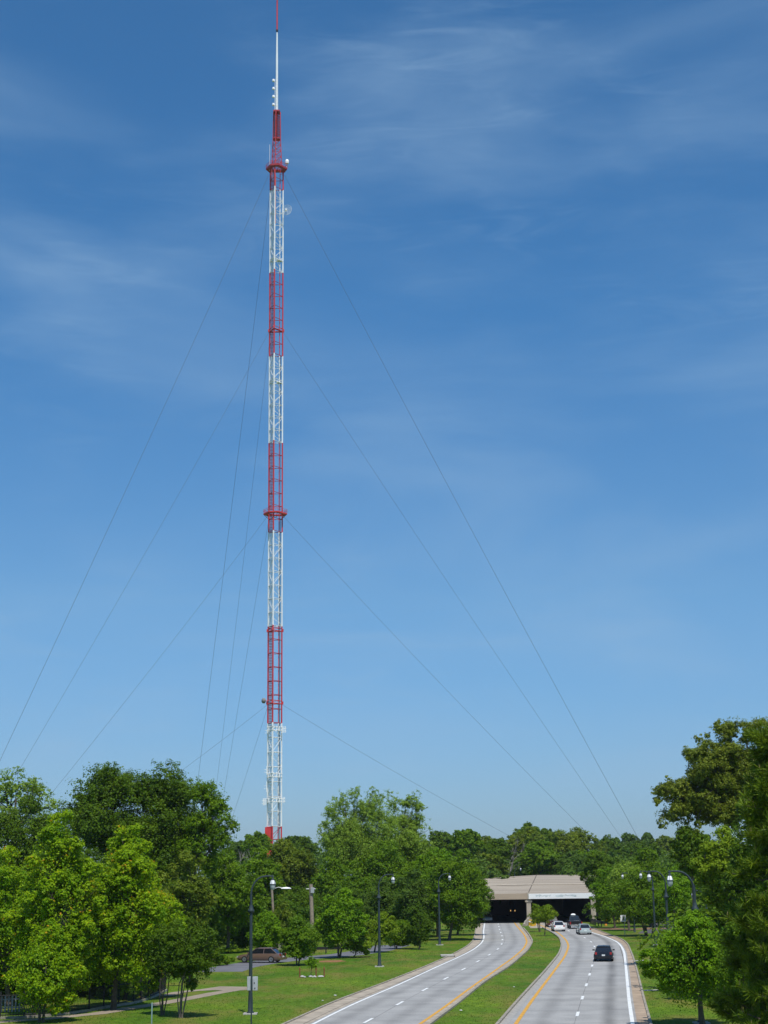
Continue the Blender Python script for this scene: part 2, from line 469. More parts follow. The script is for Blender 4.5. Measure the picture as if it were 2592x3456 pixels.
# concrete road: pale slabs, joints, oil-darkened lane centres
def roadmat(name, ca, cb, streaks):
    m = bpy.data.materials.new(name); m.use_nodes = True
    t = m.node_tree; b = t.nodes['Principled BSDF']; b.inputs['Roughness'].default_value = 0.8
    b.inputs['Specular IOR Level'].default_value = 0.25
    uvn = N(t, 'ShaderNodeUVMap'); sx = N(t, 'ShaderNodeSeparateXYZ'); t.links.new(uvn.outputs[0], sx.inputs[0])
    g = N(t, 'ShaderNodeTexCoord')
    n1 = N(t, 'ShaderNodeTexNoise'); n1.inputs['Scale'].default_value = 0.35; n1.inputs['Detail'].default_value = 8
    n2 = N(t, 'ShaderNodeTexNoise'); n2.inputs['Scale'].default_value = 9; n2.inputs['Detail'].default_value = 6
    t.links.new(g.outputs['Object'], n1.inputs[0]); t.links.new(g.outputs['Object'], n2.inputs[0])
    ad = N(t, 'ShaderNodeMath', operation='ADD'); t.links.new(n1.outputs[0], ad.inputs[0]); t.links.new(n2.outputs[0], ad.inputs[1])
    hf = N(t, 'ShaderNodeMath', operation='MULTIPLY'); hf.inputs[1].default_value = 0.5; t.links.new(ad.outputs[0], hf.inputs[0])
    r = N(t, 'ShaderNodeValToRGB'); e = r.color_ramp.elements
    e[0].position = 0.40; e[0].color = ca + (1,); e[1].position = 0.61; e[1].color = cb + (1,)
    t.links.new(hf.outputs[0], r.inputs[0])
    cur = r.outputs[0]
    # streak noise broken up along the road
    cmb = N(t, 'ShaderNodeCombineXYZ'); mv = N(t, 'ShaderNodeMath', operation='MULTIPLY'); mv.inputs[1].default_value = .035
    t.links.new(sx.outputs[1], mv.inputs[0]); t.links.new(sx.outputs[0], cmb.inputs[0]); t.links.new(mv.outputs[0], cmb.inputs[1])
    n3 = N(t, 'ShaderNodeTexNoise'); n3.inputs['Scale'].default_value = 3.5; n3.inputs['Detail'].default_value = 4
    t.links.new(cmb.outputs[0], n3.inputs[0])
    for (u0, w, k) in streaks:
        d = N(t, 'ShaderNodeMath', operation='SUBTRACT'); d.inputs[1].default_value = u0; t.links.new(sx.outputs[0], d.inputs[0])
        ab = N(t, 'ShaderNodeMath', operation='ABSOLUTE'); t.links.new(d.outputs[0], ab.inputs[0])
        mr = N(t, 'ShaderNodeMapRange'); mr.interpolation_type = 'SMOOTHSTEP'
        mr.inputs['From Min'].default_value = 0; mr.inputs['From Max'].default_value = w
        mr.inputs['To Min'].default_value = k; mr.inputs['To Max'].default_value = 0
        t.links.new(ab.outputs[0], mr.inputs['Value'])
        mu = N(t, 'ShaderNodeMath', operation='MULTIPLY'); t.links.new(mr.outputs[0], mu.inputs[0])
        m2 = N(t, 'ShaderNodeMath', operation='MULTIPLY'); m2.inputs[1].default_value = 2.0; t.links.new(n3.outputs[0], m2.inputs[0])
        t.links.new(m2.outputs[0], mu.inputs[1])
        mi = N(t, 'ShaderNodeMix', data_type='RGBA'); t.links.new(mu.outputs[0], mi.inputs['Factor'])
        t.links.new(cur, mi.inputs['A']); mi.inputs['B'].default_value = (0.09, 0.085, 0.08, 1)
        cur = mi.outputs['Result']
    # cross joints every 9 m
    fr = N(t, 'ShaderNodeMath', operation='PINGPONG'); fr.inputs[1].default_value = 4.5; t.links.new(sx.outputs[1], fr.inputs[0])
    lt = N(t, 'ShaderNodeMath', operation='LESS_THAN'); lt.inputs[1].default_value = 0.04; t.links.new(fr.outputs[0], lt.inputs[0])
    k = N(t, 'ShaderNodeMath', operation='MULTIPLY'); k.inputs[1].default_value = 0.35; t.links.new(lt.outputs[0], k.inputs[0])
    mi = N(t, 'ShaderNodeMix', data_type='RGBA'); t.links.new(k.outputs[0], mi.inputs['Factor']); t.links.new(cur, mi.inputs['A']); mi.inputs['B'].default_value = (0.1, 0.095, 0.09, 1)
    t.links.new(mi.outputs['Result'], b.inputs['Base Color'])
    bp = N(t, 'ShaderNodeBump'); bp.inputs['Strength'].default_value = .15; t.links.new(n2.outputs[0], bp.inputs['Height']); t.links.new(bp.outputs[0], b.inputs['Normal'])
    return m
cA, cB = (0.27, 0.263, 0.252), (0.385, 0.373, 0.356)
road_l = roadmat('worn_concrete_road', cA, cB, [(0.335, .10, .30), (0.72, .10, .26), (0.545, .006, .6)])
road_r = roadmat('worn_concrete_road_inner', cA, cB, [(0.28, .10, .30), (0.73, .085, .55), (0.50, .005, .6)])
YE = YT + 120
strip('road_westbound', LK, LM_, -80, YE, 0.004, road_l, kind='structure', nx=6)
strip('road_eastbound', RM_, RK, -80, YE, 0.004, road_r, kind='structure', nx=6)
paintw = mat('worn_white_road_paint', (0.74, 0.74, 0.72), 0.6, scale=1.5, var=0.12)
painty = mat('worn_yellow_road_paint', (0.62, 0.32, 0.035), 0.6, scale=1.5, var=0.15)
gutm = mat('stained_gutter_concrete', (0.37, 0.31, 0.24), 0.9, scale=0.8, var=0.28)
gutr = mat('red_clay_stained_gutter', (0.36, 0.27, 0.19), 0.9, scale=0.7, var=0.30)
kerbm = mat('kerb_concrete', (0.30, 0.265, 0.21), 0.9, scale=1.5, var=0.3)
jointm = mat('dark_joint', (0.07, 0.06, 0.05), 0.9)
def const(l, off): return (l[0], l[1] + off)
# gutters: between kerb and edge lines
strip('gutter_outer_left', LK, const(LW, -.28), -80, YT + 2, 0.010, gutm, kind='structure')
strip('gutter_outer_right', const(RW, .28), RK, -80, YT - 30, 0.010, gutr, kind='structure')
strip('gutter_median_left', const(LM_, -.55), LM_, -80, YT + 2, 0.010, gutm, kind='structure')
strip('gutter_median_right', RM_, const(RM_, .5), -80, YT + 2, 0.010, mat('pale_gutter', (0.33, 0.31, 0.28), .9, var=.25), kind='structure')
strip('joint_left', const(LK, 1.05), const(LK, 1.10), -80, YT - 20, 0.016, jointm, kind='structure')
strip('joint_right', const(RK, -1.0), const(RK, -.95), -80, YT - 60, 0.016, jointm, kind='structure')
def marking(name, l, w, m, y1=YT + 20, z=0.018):
    return tag(strip(name, const(l, -w / 2), const(l, w / 2), -80, y1, z, m), kind='structure')
marking('edge_line_white_left', LW, .20, paintw)
marking('edge_line_yellow_left', LY, .22, painty)
marking('edge_line_yellow_right', RY, .24, painty)
marking('edge_line_white_right', RW, .24, paintw)
def dashes(name, l, first_y, gap=None):
    mb = MB(); y = first_y - 13.2 * 8
    while y < YT + 20:
        x0 = at(l, y); x1 = at(l, y + 3.2); hw = .10
        mb.add([(x0 - hw, y, .018), (x0 + hw, y, .018), (x1 + hw, y + 3.2, .018), (x1 - hw, y + 3.2, .018)], [(0, 1, 2, 3)])
        s = (at(l, y + 6) - at(l, y)) / 6.0
        y += 13.2 / math.sqrt(1 + s * s)
    o = mb.build(name, paintw); tag(o, kind='structure')
dashes('lane_dashes_left', LD, G(*z2(735, 1740)).y - 1.6)
dashes('lane_dashes_right', RD, G(*z3(587, 1785)).y - 1.6)
def kerb(name, l, off, w, y1, h=0.13):
    ys = np.arange(-80, y1, 1.0)
    rings = []
    for y in ys:
        x = at(l, y) + off
        rings.append([(x, y, -.05), (x, y, h), (x + w, y, h), (x + w, y, -.05)])
    tag(MB().loft(rings).build(name, kerbm), kind='structure')
kerb('kerb_left', LK, -.15, .15, YT, .09)
kerb('kerb_right', RK, 0, .16, YT - 3, .09)
kerb('kerb_median_left', LM_, 0, .18, YT - 24)
kerb('kerb_median_right', RM_, -.18, .18, YT - 24)

# ------------------------------------------------------------------ ground
def grassmat():
    m = bpy.data.materials.new('lawn'); m.use_nodes = True
    t = m.node_tree; b = t.nodes['Principled BSDF']; b.inputs['Roughness'].default_value = 0.9; b.inputs['Specular IOR Level'].default_value = .1
    g = N(t, 'ShaderNodeTexCoord')
    mpn = N(t, 'ShaderNodeMapping'); mpn.inputs['Scale'].default_value = (1, 0.45, 1); t.links.new(g.outputs['Object'], mpn.inputs[0])
    def noise(s, d): 
        n = N(t, 'ShaderNodeTexNoise'); n.inputs['Scale'].default_value = s; n.inputs['Detail'].default_value = d; n.inputs['Roughness'].default_value = .6
        t.links.new(mpn.outputs[0], n.inputs[0]); return n
    n1 = noise(.11, 6); n2 = noise(1.6, 8); n3 = noise(.28, 7)
    r = N(t, 'ShaderNodeValToRGB'); e = r.color_ramp.elements
    e[0].position = .34; e[0].color = (0.052, 0.125, 0.008, 1); e[1].position = .66; e[1].color = (0.128, 0.200, 0.013, 1)
    t.links.new(n1.outputs[0], r.inputs[0])
    r2 = N(t, 'ShaderNodeValToRGB'); e = r2.color_ramp.elements
    e[0].position = .35; e[0].color = (.70, .74, .70, 1); e[1].position = .7; e[1].color = (1.25, 1.2, 1.2, 1)
    t.links.new(n2.outputs[0], r2.inputs[0])
    mu = N(t, 'ShaderNodeMix', data_type='RGBA', blend_type='MULTIPLY'); mu.inputs['Factor'].default_value = 1
    t.links.new(r.outputs[0], mu.inputs['A']); t.links.new(r2.outputs[0], mu.inputs['B'])
    r3 = N(t, 'ShaderNodeValToRGB'); e = r3.color_ramp.elements
    e[0].position = .46; e[0].color = (0, 0, 0, 1); e[1].position = .68; e[1].color = (.8, .7, .7, 1)
    t.links.new(n3.outputs[0], r3.inputs[0])
    mi = N(t, 'ShaderNodeMix', data_type='RGBA'); t.links.new(r3.outputs[0], mi.inputs['Factor'])
    t.links.new(mu.outputs['Result'], mi.inputs['A']); mi.inputs['B'].default_value = (0.19, 0.145, 0.04, 1)
    t.links.new(mi.outputs['Result'], b.inputs['Base Color'])
    bp = N(t, 'ShaderNodeBump'); bp.inputs['Strength'].default_value = .4; bp.inputs['Distance'].default_value = .1
    t.links.new(n2.outputs[0], bp.inputs['Height']); t.links.new(bp.outputs[0], b.inputs['Normal'])
    return m
lawn = grassmat()
tag(MB().add([(-2500, -300, 0), (2500, -300, 0), (2500, 6000, 0), (-2500, 6000, 0)], [(0, 1, 2, 3)]).build('ground', lawn), kind='structure')
# lawn tufts: real blades, so the grass has relief
rng = np.random.default_rng(5)
PATHS = []
def tufts(name, n, x0, x1, y0, y1, h):
    x = rng.uniform(x0, x1, n); y = y0 + (y1 - y0) * rng.uniform(0, 1, n) ** 1.2
    def xi(l): return np.interp(y, l[0], l[1])
    ok = ((x < xi(LK) - .3) | ((x > xi(LM_) + .2) & (x < xi(RM_) - .2)) | (x > xi(RK) + .3))
    for (g_, w_) in PATHS:
        for p_, q_ in zip(g_[:-1], g_[1:]):
            vx, vy = q_.x - p_.x, q_.y - p_.y; t_ = np.clip(((x - p_.x) * vx + (y - p_.y) * vy) / (vx * vx + vy * vy), 0, 1)
            ok &= np.hypot(x - p_.x - vx * t_, y - p_.y - vy * t_) > w_ / 2 + .05
    x, y = x[ok], y[ok]; n = len(x)
    pos = np.stack([x, y, np.full(n, h * .4)], 1)
    q = leaf_quads(rng, pos, unit(rng.normal(size=(n, 3)) * np.array([1, 1, .5])), h, .5)
    var = np.clip(.5 + .25 * np.sin(x * .21 + y * .13) + .2 * np.sin(x * .05 - y * .083 + 1) + rng.normal(size=n) * .15, 0, 1)
    o = quads_mesh(name, q, var, leafmat('grass_blades', (0.058, 0.140, 0.01), (0.150, 0.20, 0.022), None, 0, .25))
    tag(o, 'short lawn grass on the verges and the median', None, None, 'stuff')
asphalt = mat('old_asphalt', (0.14, 0.14, 0.155), 0.85, scale=.6, var=.18)
pathm = mat('tan_path_concrete', (0.29, 0.235, 0.175), 0.9, scale=.7, var=.15)
def poly_strip(name, pts, w, z, m, kind='structure', ws=None):
    g = [Vector(G(*p)) for p in pts]; PATHS.append((g, max(ws) * .8 if ws else w))
    vs = []; fs = []
    for i, p in enumerate(g):
        t = (g[min(i + 1, len(g) - 1)] - g[max(0, i - 1)]); t.z = 0; t.normalize()
        nn = Vector((-t.y, t.x, 0)); ww = ws[i] if ws else w
        vs += [(p + nn * ww / 2)[:2] + (z,), (p - nn * ww / 2)[:2] + (z,)]
    for i in range(len(g) - 1): fs.append((2 * i, 2 * i + 1, 2 * i + 3, 2 * i + 2))
    return tag(MB().add(vs, fs).build(name, m), kind=kind)
poly_strip('side_street_left', [(740, 3280), (790, 3264), (860, 3252), (930, 3243), (1000, 3236), (1080, 3230), (1170, 3222), (1260, 3208), (1330, 3190)], 4.4, .008, asphalt)
poly_strip('footpath', [(-60, 3456), (0, 3449), (160, 3438), (330, 3421), (450, 3401), (549, 3386), (631, 3371), (721, 3353), (780, 3343), (850, 3336)], 1.4, .012, pathm)
poly_strip('footpath_branch', [(836, 3336), (770, 3336), (700, 3341), (655, 3344), (600, 3350), (555, 3362)], 1.5, .020, pathm, ws=[3.0, 5.0, 1.8, 1.2, 1.1, 1.1])
poly_strip('side_street_right', [(2235, 3150), (2262, 3130), (2285, 3108), (2306, 3092), (2330, 3076), (2360, 3060)], 7.0, .008, mat('dark_asphalt', (0.085, 0.08, 0.085), .85))
poly_strip('bare_soil', [(1095, 3247), (1120, 3244), (1160, 3243)], 3.0, .011, mat('red_clay', (0.26, 0.12, 0.05), .95, var=.3))
poly_strip('leaf_mulch', [(2035, 3133), (2075, 3136), (2120, 3137), (2165, 3136), (2230, 3132)], 4.5, .011, mat('brown_mulch', (.20, .11, .055), .95, var=.35, scale=1.5))
poly_strip('median_apron', [(1782, 3100), (1800, 3113), (1815, 3125), (1822, 3132)], 3.0, .012, gutm)
mb = MB()
for (px, py) in [(2275, 3114), (2280, 3109), (2286, 3104)]:
    p = G(px, py); mb.box((p.x, p.y, .014), (.3, 2.0, .004))
tag(mb.build('side_street_dashes', paintw), kind='structure')
for i, (a, b) in enumerate([((2118, 3245), (2190, 3240)), ((2166, 3344), (2228, 3341))]):
    poly_strip('drain_apron', [a, ((a[0] + b[0]) / 2, (a[1] + b[1]) / 2), b], .8, .018, conc)

tufts('grass_blades', 200000, -40, 40, 92, 260, 0.07)

# ------------------------------------------------------------------ the covered underpass
tun = empty('road_underpass', (G(*z6(1150, 1218)).x + 6, YT, 0))
tag(tun, 'tan concrete roofed underpass with two dark mouths, white panel over the right one', 'underpass')
T0 = tun.location.copy()
tanc = mat('tan_roof_concrete', (0.40, 0.315, 0.23), 0.9, scale=.25, var=.10)
def roofmat():
    m = bpy.data.materials.new('streaked_roof_concrete'); m.use_nodes = True
    t = m.node_tree; b = t.nodes['Principled BSDF']; b.inputs['Roughness'].default_value = .9
    g = N(t, 'ShaderNodeTexCoord'); mpn = N(t, 'ShaderNodeMapping'); mpn.inputs['Scale'].default_value = (.05, 1.1, .6)
    t.links.new(g.outputs['Object'], mpn.inputs[0]); n = N(t, 'ShaderNodeTexNoise'); n.inputs['Scale'].default_value = 1.0; n.inputs['Detail'].default_value = 8
    t.links.new(mpn.outputs[0], n.inputs[0]); r = N(t, 'ShaderNodeValToRGB'); e = r.color_ramp.elements
    e[0].position = .35; e[0].color = (.25, .20, .15, 1); e[1].position = .65; e[1].color = (.40, .335, .255, 1)
    t.links.new(n.outputs[0], r.inputs[0]); t.links.new(r.outputs[0], b.inputs['Base Color'])
    return m
roofm = roofmat()
darkm = mat('shade_black_concrete', (0.035, 0.035, 0.038), .95)  # darkness of the tunnel interior put into a near-black base colour
def rel(p): return (p[0] - T0.x, p[1] - T0.y, p[2] - T0.z)
Yf = YT + 1.0; Yb = YT + 46
# mouth corners seen in the photograph
xl = P(1632, 3050, Yf).x; xm0 = P(1600 + 445 / 2.552, 3040, Yf).x; xm1 = P(1600 + 482 / 2.552, 3040, Yf).x; xr = P(1600 + 1000 / 2.552, 3050, Yf).x
xr_f = P(1600 + 1045 / 2.552, 3020, Yf).x; xl0 = P(1605, 3050, Yf).x - 6
zb_ = P(1770, 2850 + 467 / 2.552, Yf).z; zt_ = P(1770, 2850 + 425 / 2.552, Yf).z
zc_ = P(1810, 2850 + 263 / 2.552, Yb).z
zl_ = P(1680, 2850 + 284 / 2.552, Yb).z; zr_ = P(1985, 2850 + 268 / 2.552, Yb).z
xlb = P(1672, 2960, Yb).x; xcb = P(1811, 2955, Yb).x; xrb = P(1990, 2955, Yb).x + 8
zls = zt_ - .1; lf = Vector((xl0, Yf, zls)); 
xlb2 = P(1600 + 180 / 2.552, 2960, Yb).x
# roof: two tilted planes with a crease; each with thickness
def slab(name, pts, th, m):
    vs = [rel(p) for p in pts] + [rel((p[0], p[1], p[2] - th)) for p in pts]; n = len(pts)
    fs = [tuple(range(n)), tuple(range(2 * n - 1, n - 1, -1))] + [(i, i + n, (i + 1) % n + n, (i + 1) % n) for i in range(n)]
    return MB().add(vs, fs).build(name, m, tun)
xc = (xm0 + xm1) / 2 + .1
slab('roof', [(xl0, Yf, zt_), (xc, Yf, zt_ + .1), (xcb, Yb, zc_), (xlb2, Yb, zl_), (xl0 - 1, Yf + 16, zt_ + (zl_ - zt_) * .55)], .5, roofm)
slab('roof', [(xc + .02, Yf, zt_ + .1), (xr_f + 3, Yf, zt_ - .1), (xrb + 3, Yb, zr_), (xcb + .02, Yb, zc_)], .5, roofm)
# crease joint and a lighter cross joint
mb = MB(); mb.tube([rel((xc, Yf, zt_ + .1)), rel((xcb, Yb, zc_ + .01))], .07, 6); mb.build('roof_joint', jointm, tun)
yj = YT + 20; f_ = (yj - Yf) / (Yb - Yf)
mb = MB()
xj = xc + (xcb - xc) * f_
mb.tube([rel((xl0 - .6, yj + 1, zt_ + (zl_ - zt_) * f_ * 1.1 + .02)), rel((xj, yj, zt_ + .1 + (zc_ - zt_) * f_ + .03))], .12, 6)
mb.tube([rel((xj, yj, zt_ + .1 + (zc_ - zt_) * f_ + .03)), rel((xrb, yj, zt_ + (zr_ - zt_) * f_ + .05))], .10, 6)
mb.build('roof_joint', mat('pale_mortar', (.48, .42, .34), .9), tun)
MB().box(rel(((xl0 + xc) / 2, Yf - .25, (zt_ + zb_) / 2 - .05)), (xc - xl0, .5, zt_ - zb_ + .1)).build('fascia', tanc, tun)
fp = MB().box(rel(((xc + xr_f + 3) / 2, Yf - .35, (zt_ + zb_) / 2 - .02)), (xr_f + 3 - xc, .7, zt_ - zb_ + .06)).build('fascia', mat('whitewashed_concrete', (0.78, 0.78, 0.76), .8, scale=.5, var=.06), tun)
fp['label'] = 'white painted fascia panel over the right mouth'
# faded grey over-painted patches on the white panel
pm = mat('grey_overpaint', (0.52, 0.57, 0.57), .8, scale=1.5, var=.15)
mb = MB(); rr = random.Random(3)
y_ = Yf - .70 - .006
for (u0, u1) in ((530, 660), (700, 880)):
    xa = P(1600 + u0 / 2.552, 3020, y_).x; xb = P(1600 + u1 / 2.552, 3020, y_).x
    top = []; bot = []
    for i in range(13):
        x = xa + (xb - xa) * i / 12
        top.append((x, y_, zt_ - .12 - rr.uniform(0, .25))); bot.append((x, y_, (zt_ + zb_) / 2 - rr.uniform(-.1, .25)))
    vs = [rel(p) for p in top] + [rel(p) for p in bot]
    mb.add(vs, [(i, i + 1, 14 + i, 13 + i) for i in range(12)])
mb.build('overpaint_patch', pm, tun)
for x0_, x1_ in ((xl0, xc), (xc, xr_f + 3)):
    MB().box(rel(((x0_ + x1_) / 2, Yf - .1, zb_ - .10)), (x1_ - x0_ - .06, .4, .16)).build('drip_edge', darkm, tun)
# walls, pier, ceiling, added stop against daylight
pw = xm1 - xm0
MB().box(rel((xc, Yf + .1, zb_ / 2)), (pw, .9, zb_)).box(rel((xc, Yf + .1, zb_ - .45)), (pw + .45, 1.1, .3)).box(rel((xc, Yf - .1, zb_ + .5)), (pw * .6, 1.0, 1.1)).box(rel((xc, Yf, .45)), (pw + .2, 1.2, .8)).build('pier', mat('pier_concrete', (.42, .36, .28), .9, var=.2, scale=.8), tun)
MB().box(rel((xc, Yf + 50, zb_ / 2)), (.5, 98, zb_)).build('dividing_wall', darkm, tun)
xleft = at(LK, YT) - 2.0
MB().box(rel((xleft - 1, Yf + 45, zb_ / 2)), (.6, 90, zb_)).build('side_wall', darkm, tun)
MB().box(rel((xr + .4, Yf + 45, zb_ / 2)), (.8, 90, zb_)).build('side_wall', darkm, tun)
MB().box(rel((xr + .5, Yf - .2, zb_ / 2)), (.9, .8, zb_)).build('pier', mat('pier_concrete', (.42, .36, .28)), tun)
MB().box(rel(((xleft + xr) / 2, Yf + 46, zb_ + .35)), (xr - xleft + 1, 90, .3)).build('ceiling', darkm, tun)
MB().box(rel(((xleft + xr) / 2, Yf + 91, 2.5)), (xr - xleft + 4, .5, 6.5)).build('light_stop_wall', darkm, tun)  # added across both tubes so no daylight shows at the far end
MB().box(rel(((xleft + xr) / 2 , Yb + .3, 4)), (xr - xleft + 2, .4, zc_ - .8)).build('back_wall', tanc, tun)
# embankment retaining walls either side
for (xa_, xb_, lab_) in ((xr_f + 1, xr_f + 60, 'r'), (xleft - 60, xleft - 1.5, 'l')):
    tag(MB().add([(xa_, Yf, -.1), (xb_, Yf - 8, -.1), (xb_, Yf + 14, 5.0), (xa_, Yf + 14, 5.0), (xa_, Yf + 50, 6), (xb_, Yf + 50, 6)], [(0, 1, 2, 3), (3, 2, 5, 4)]).build('embankment', lawn), kind='structure')
for px in (315, 352):
    c = P(1600 + px / 2.552, 2850 + 570 / 2.552, Yf + 22)
    o = MB().lathe((0, 0, 0), [(.02, -.14), (.07, -.10), (.07, .1), (.02, .14)], 8).build('tunnel_lamp', emis('tunnel_lamp_glow' + str(px), (1, .6, .2), .9), None, loc=c)
    s_ = MB().box((0, 0, .5 * (zb_ - c.z)), (.05, .05, zb_ - c.z)).build('bracket', iron, o)
    tag(o, 'small glowing amber lamp hanging in the dark left mouth, the %s of the pair' % ('left' if px == 315 else 'right'), 'lamp', 'amber lamps inside the underpass')

# ------------------------------------------------------------------ guyed broadcasting mast
TD = 480.0
tw0 = P(925, 2790, TD)
TX = tw0.x
tower = empty('broadcast_mast', (TX, TD, 0))
tag(tower, 'very tall red and white guyed lattice broadcasting mast rising behind the trees', 'mast')
def Hh(py, dy=0.0, px=930):           # height on the mast seen at a row
    return P(px, py, TD + dy).z
LEG = [(-2.10, 0.9), (-0.35, -2.6), (2.12, 0.9)]
bounds = [(2789, 'white', 2440), (2440, 'red', 2113), (2113, 'white', 1795), (1795, 'red', 1493), (1493, 'white', 1200), (1200, 'red', 918), (918, 'white', 639), (639, 'red', 575)]
secs = [(0.0, Hh(2789), 'red')] + [(Hh(a), Hh(b), c) for a, c, b in bounds]
BAY = (Hh(918 + 10) - Hh(918 + 10 + 41))
def lattice(mb, z0, z1, bay, diag, r=0.06, legs=LEG, legs1=None, both=False):
    n = max(1, round((z1 - z0) / bay))
    def lp(i, z):
        f = (z - z0) / (z1 - z0)
        a = legs[i]; b = (legs1 or legs)[i]
        return Vector((a[0] + (b[0] - a[0]) * f, a[1] + (b[1] - a[1]) * f, z))
    for k in range(n):
        a = z0 + (z1 - z0) * k / n; b = z0 + (z1 - z0) * (k + 1) / n
        for i in range(3):
            j = (i + 1) % 3
            mb.tube([lp(i, a), lp(j, a)], r, 4)
            if diag:
                if both or (k + i) % 2 == 0: mb.tube([lp(i, a), lp(j, b)], r * .8, 4)
                if both or (k + i) % 2: mb.tube([lp(j, a), lp(i, b)], r * .8, 4)
tray_m = {'red': mat('red_cable_tray', (0.40, 0.07, 0.09), .6), 'white': mat('grey_cable_tray', (0.70, 0.70, 0.71), .6)}
dark_red = mat('dark_red_paint', (0.40, 0.025, 0.035), .5)
for (z0, z1, c) in secs:
    m = red if c == 'red' else white
    mb = MB(); lattice(mb, z0, z1, BAY, c == 'white' or z0 < 2, 0.095 if c == 'white' else 0.10)
    s = mb.build('mast_section', brace_white if c == 'white' else dark_red, tower)
    s['label'] = c + ' painted lattice section'
    for (x, y) in LEG:
        MB().tube([(x, y, z0), (x, y, z1)], .22, 8).build('leg', m, s, True)
    # ladder way and lift rails inside the left face
    mb = MB()
    for x in (-1.75, -1.45, -1.1, -0.8):
        mb.tube([(x, .2, z0), (x, .2, z1)], .045, 4)
    z = z0
    while z < z1:
        mb.box((-1.28, .2, z), (.95, .05, .20)); z += .48
    mb.build('cable_tray', tray_m[c], s)
    MB().tube([(1.15, .4, z0), (1.15, .4, z1)], .17 if c == 'white' else .12, 6).build('feeder_pipe', m, s, True)
    if z0 < 2:      # red equipment cabinet level at the foot
        MB().box((-1.6, -.6, z1 - 4.5), (2.0, 2.4, 8.5)).build('equipment_housing', red, s)
mb = MB(); mb.tube([(1.42, .35, 1), (1.46, .35, Hh(1200))], .08, 6); mb.tube([(1.62, .3, 1), (1.62, .3, Hh(1750))], .05, 6)
mb.build('feeder_cable', black_m, tower)
MB().tube([(-.12, -2.5, Hh(765)), (-.12, -2.5, Hh(600))], .12, 6).build('feeder_pipe', mat('orange_red_paint', (.60, .14, .08)), tower)
# platforms
def platform(zc, ro, ri, rail, th=.35, hexa=True):
    pts = []
    for k in range(3):
        a = math.atan2(LEG[k][1], LEG[k][0])
        for da in (-.38, .38): pts.append((ro * math.cos(a + da), ro * math.sin(a + da)))
    ins = [(x * ri, y * ri) for x, y in pts]
    n = 6; mb = MB()
    vs = [(x, y, zc) for x, y in pts] + [(x, y, zc) for x, y in ins] + [(x, y, zc - th) for x, y in pts] + [(x, y, zc - th) for x, y in ins]
    fs = []
    for i in range(n):
        j = (i + 1) % n
        fs += [(i, j, n + j, n + i), (2 * n + i, 3 * n + i, 3 * n + j, 2 * n + j), (i, 2 * n + i, 2 * n + j, j), (n + i, n + j, 3 * n + j, 3 * n + i)]
    mb.add(vs, fs)
    p = mb.build('platform', dark_red if th > .6 else red, tower)
    mb = MB()
    for hz in (.6, 1.15):
        for i in range(n): mb.tube([(pts[i][0], pts[i][1], zc + hz), (pts[(i + 1) % n][0], pts[(i + 1) % n][1], zc + hz)], .05, 4)
    for i in range(n):
        for q in range(4):
            f = q / 4; x = pts[i][0] * (1 - f) + pts[(i + 1) % n][0] * f; y = pts[i][1] * (1 - f) + pts[(i + 1) % n][1] * f
            mb.tube([(x, y, zc), (x, y, zc + 1.15)], .04, 4)
    mb.build('railing', red, p)
    mb = MB()
    for i in range(n): mb.tube([(pts[i][0] * .97, pts[i][1] * .97, zc - th), (ins[i][0] * .95, ins[i][1] * .95, zc - th - 1.3)], .08, 4)
    mb.build('bracket', dark_red, p)
    return pts
ztop = Hh(566)
platform(ztop, 3.55, .55, True, .62)
platform(Hh(1732), 3.75, .62, True, .4)
for py in (1116, 2130, 2375):
    z = Hh(py); mb = MB()
    for i in range(3):
        a = LEG[i]; b = LEG[(i + 1) % 3]
        mb.tube([(a[0], a[1], z), (b[0], b[1], z)], .16, 6); mb.tube([(a[0], a[1], z + .9), (b[0], b[1], z + .9)], .10, 6)
        mb.box((a[0] * 1.12, a[1] * 1.12, z + .3), (.5, .5, .9))
    mb.build('guy_collar', red, tower)
for py in (880, 1292):
    z = Hh(py); mb = MB()
    for i in range(3):
        a = LEG[i]; b = LEG[(i + 1) % 3]; mb.tube([(a[0], a[1], z), (b[0], b[1], z)], .13, 6); mb.tube([(a[0], a[1], z + .8), (b[0], b[1], z + .8)], .07, 6)
    mb.box((1.0, .5, z + .2), (1.6, 1.2, .12))
    mb.build('work_ring', white, tower)
# top: tapering red lattice, dense red box truss, white pole, red pole
zt1 = Hh(470); zt2 = Hh(376); scl = lambda k: [(x * k, y * k) for x, y in LEG]
mb = MB(); lattice(mb, ztop, zt1, 1.9, True, .075, scl(.80), scl(.60), True)
s = mb.build('mast_section', red, tower)
s['label'] = 'tapering red lattice head'
for a, b in zip(scl(.80), scl(.60)): MB().tube([(a[0], a[1], ztop), (b[0], b[1], zt1)], .13, 8).build('leg', red, s, True)
mb = MB(); lattice(mb, zt1, zt2, .95, True, .085, scl(.60), scl(.54), True); mb.box((0, 0, zt2 - .2), (2.2, 2.2, .5)); mb.box((0, 0, zt1 + .1), (2.1, 2.1, .5))
mb.tube([(0, 0, zt1), (0, 0, zt2)], .3, 8)
s = mb.build('mast_section', dark_red, tower); s['label'] = 'narrow dense red truss below the white pole'
for a, b in zip(scl(.60), scl(.54)): MB().tube([(a[0], a[1], zt1), (b[0], b[1], zt2)], .14, 8).build('leg', red, s, True)
zt3 = Hh(110); ztip = Hh(-60)
MB().tube([(0, 0, zt2), (0, 0, Hh(200)), (0, 0, zt3)], [.44, .36, .25], 12).build('antenna_pole', white, tower, True)
mb = MB()
for k in range(26):
    z = zt2 + (zt3 - zt2) * (k + .5) / 26; mb.tube([(0, 0, z), (0, 0, z + .16)], .47 - .2 * k / 26, 10)
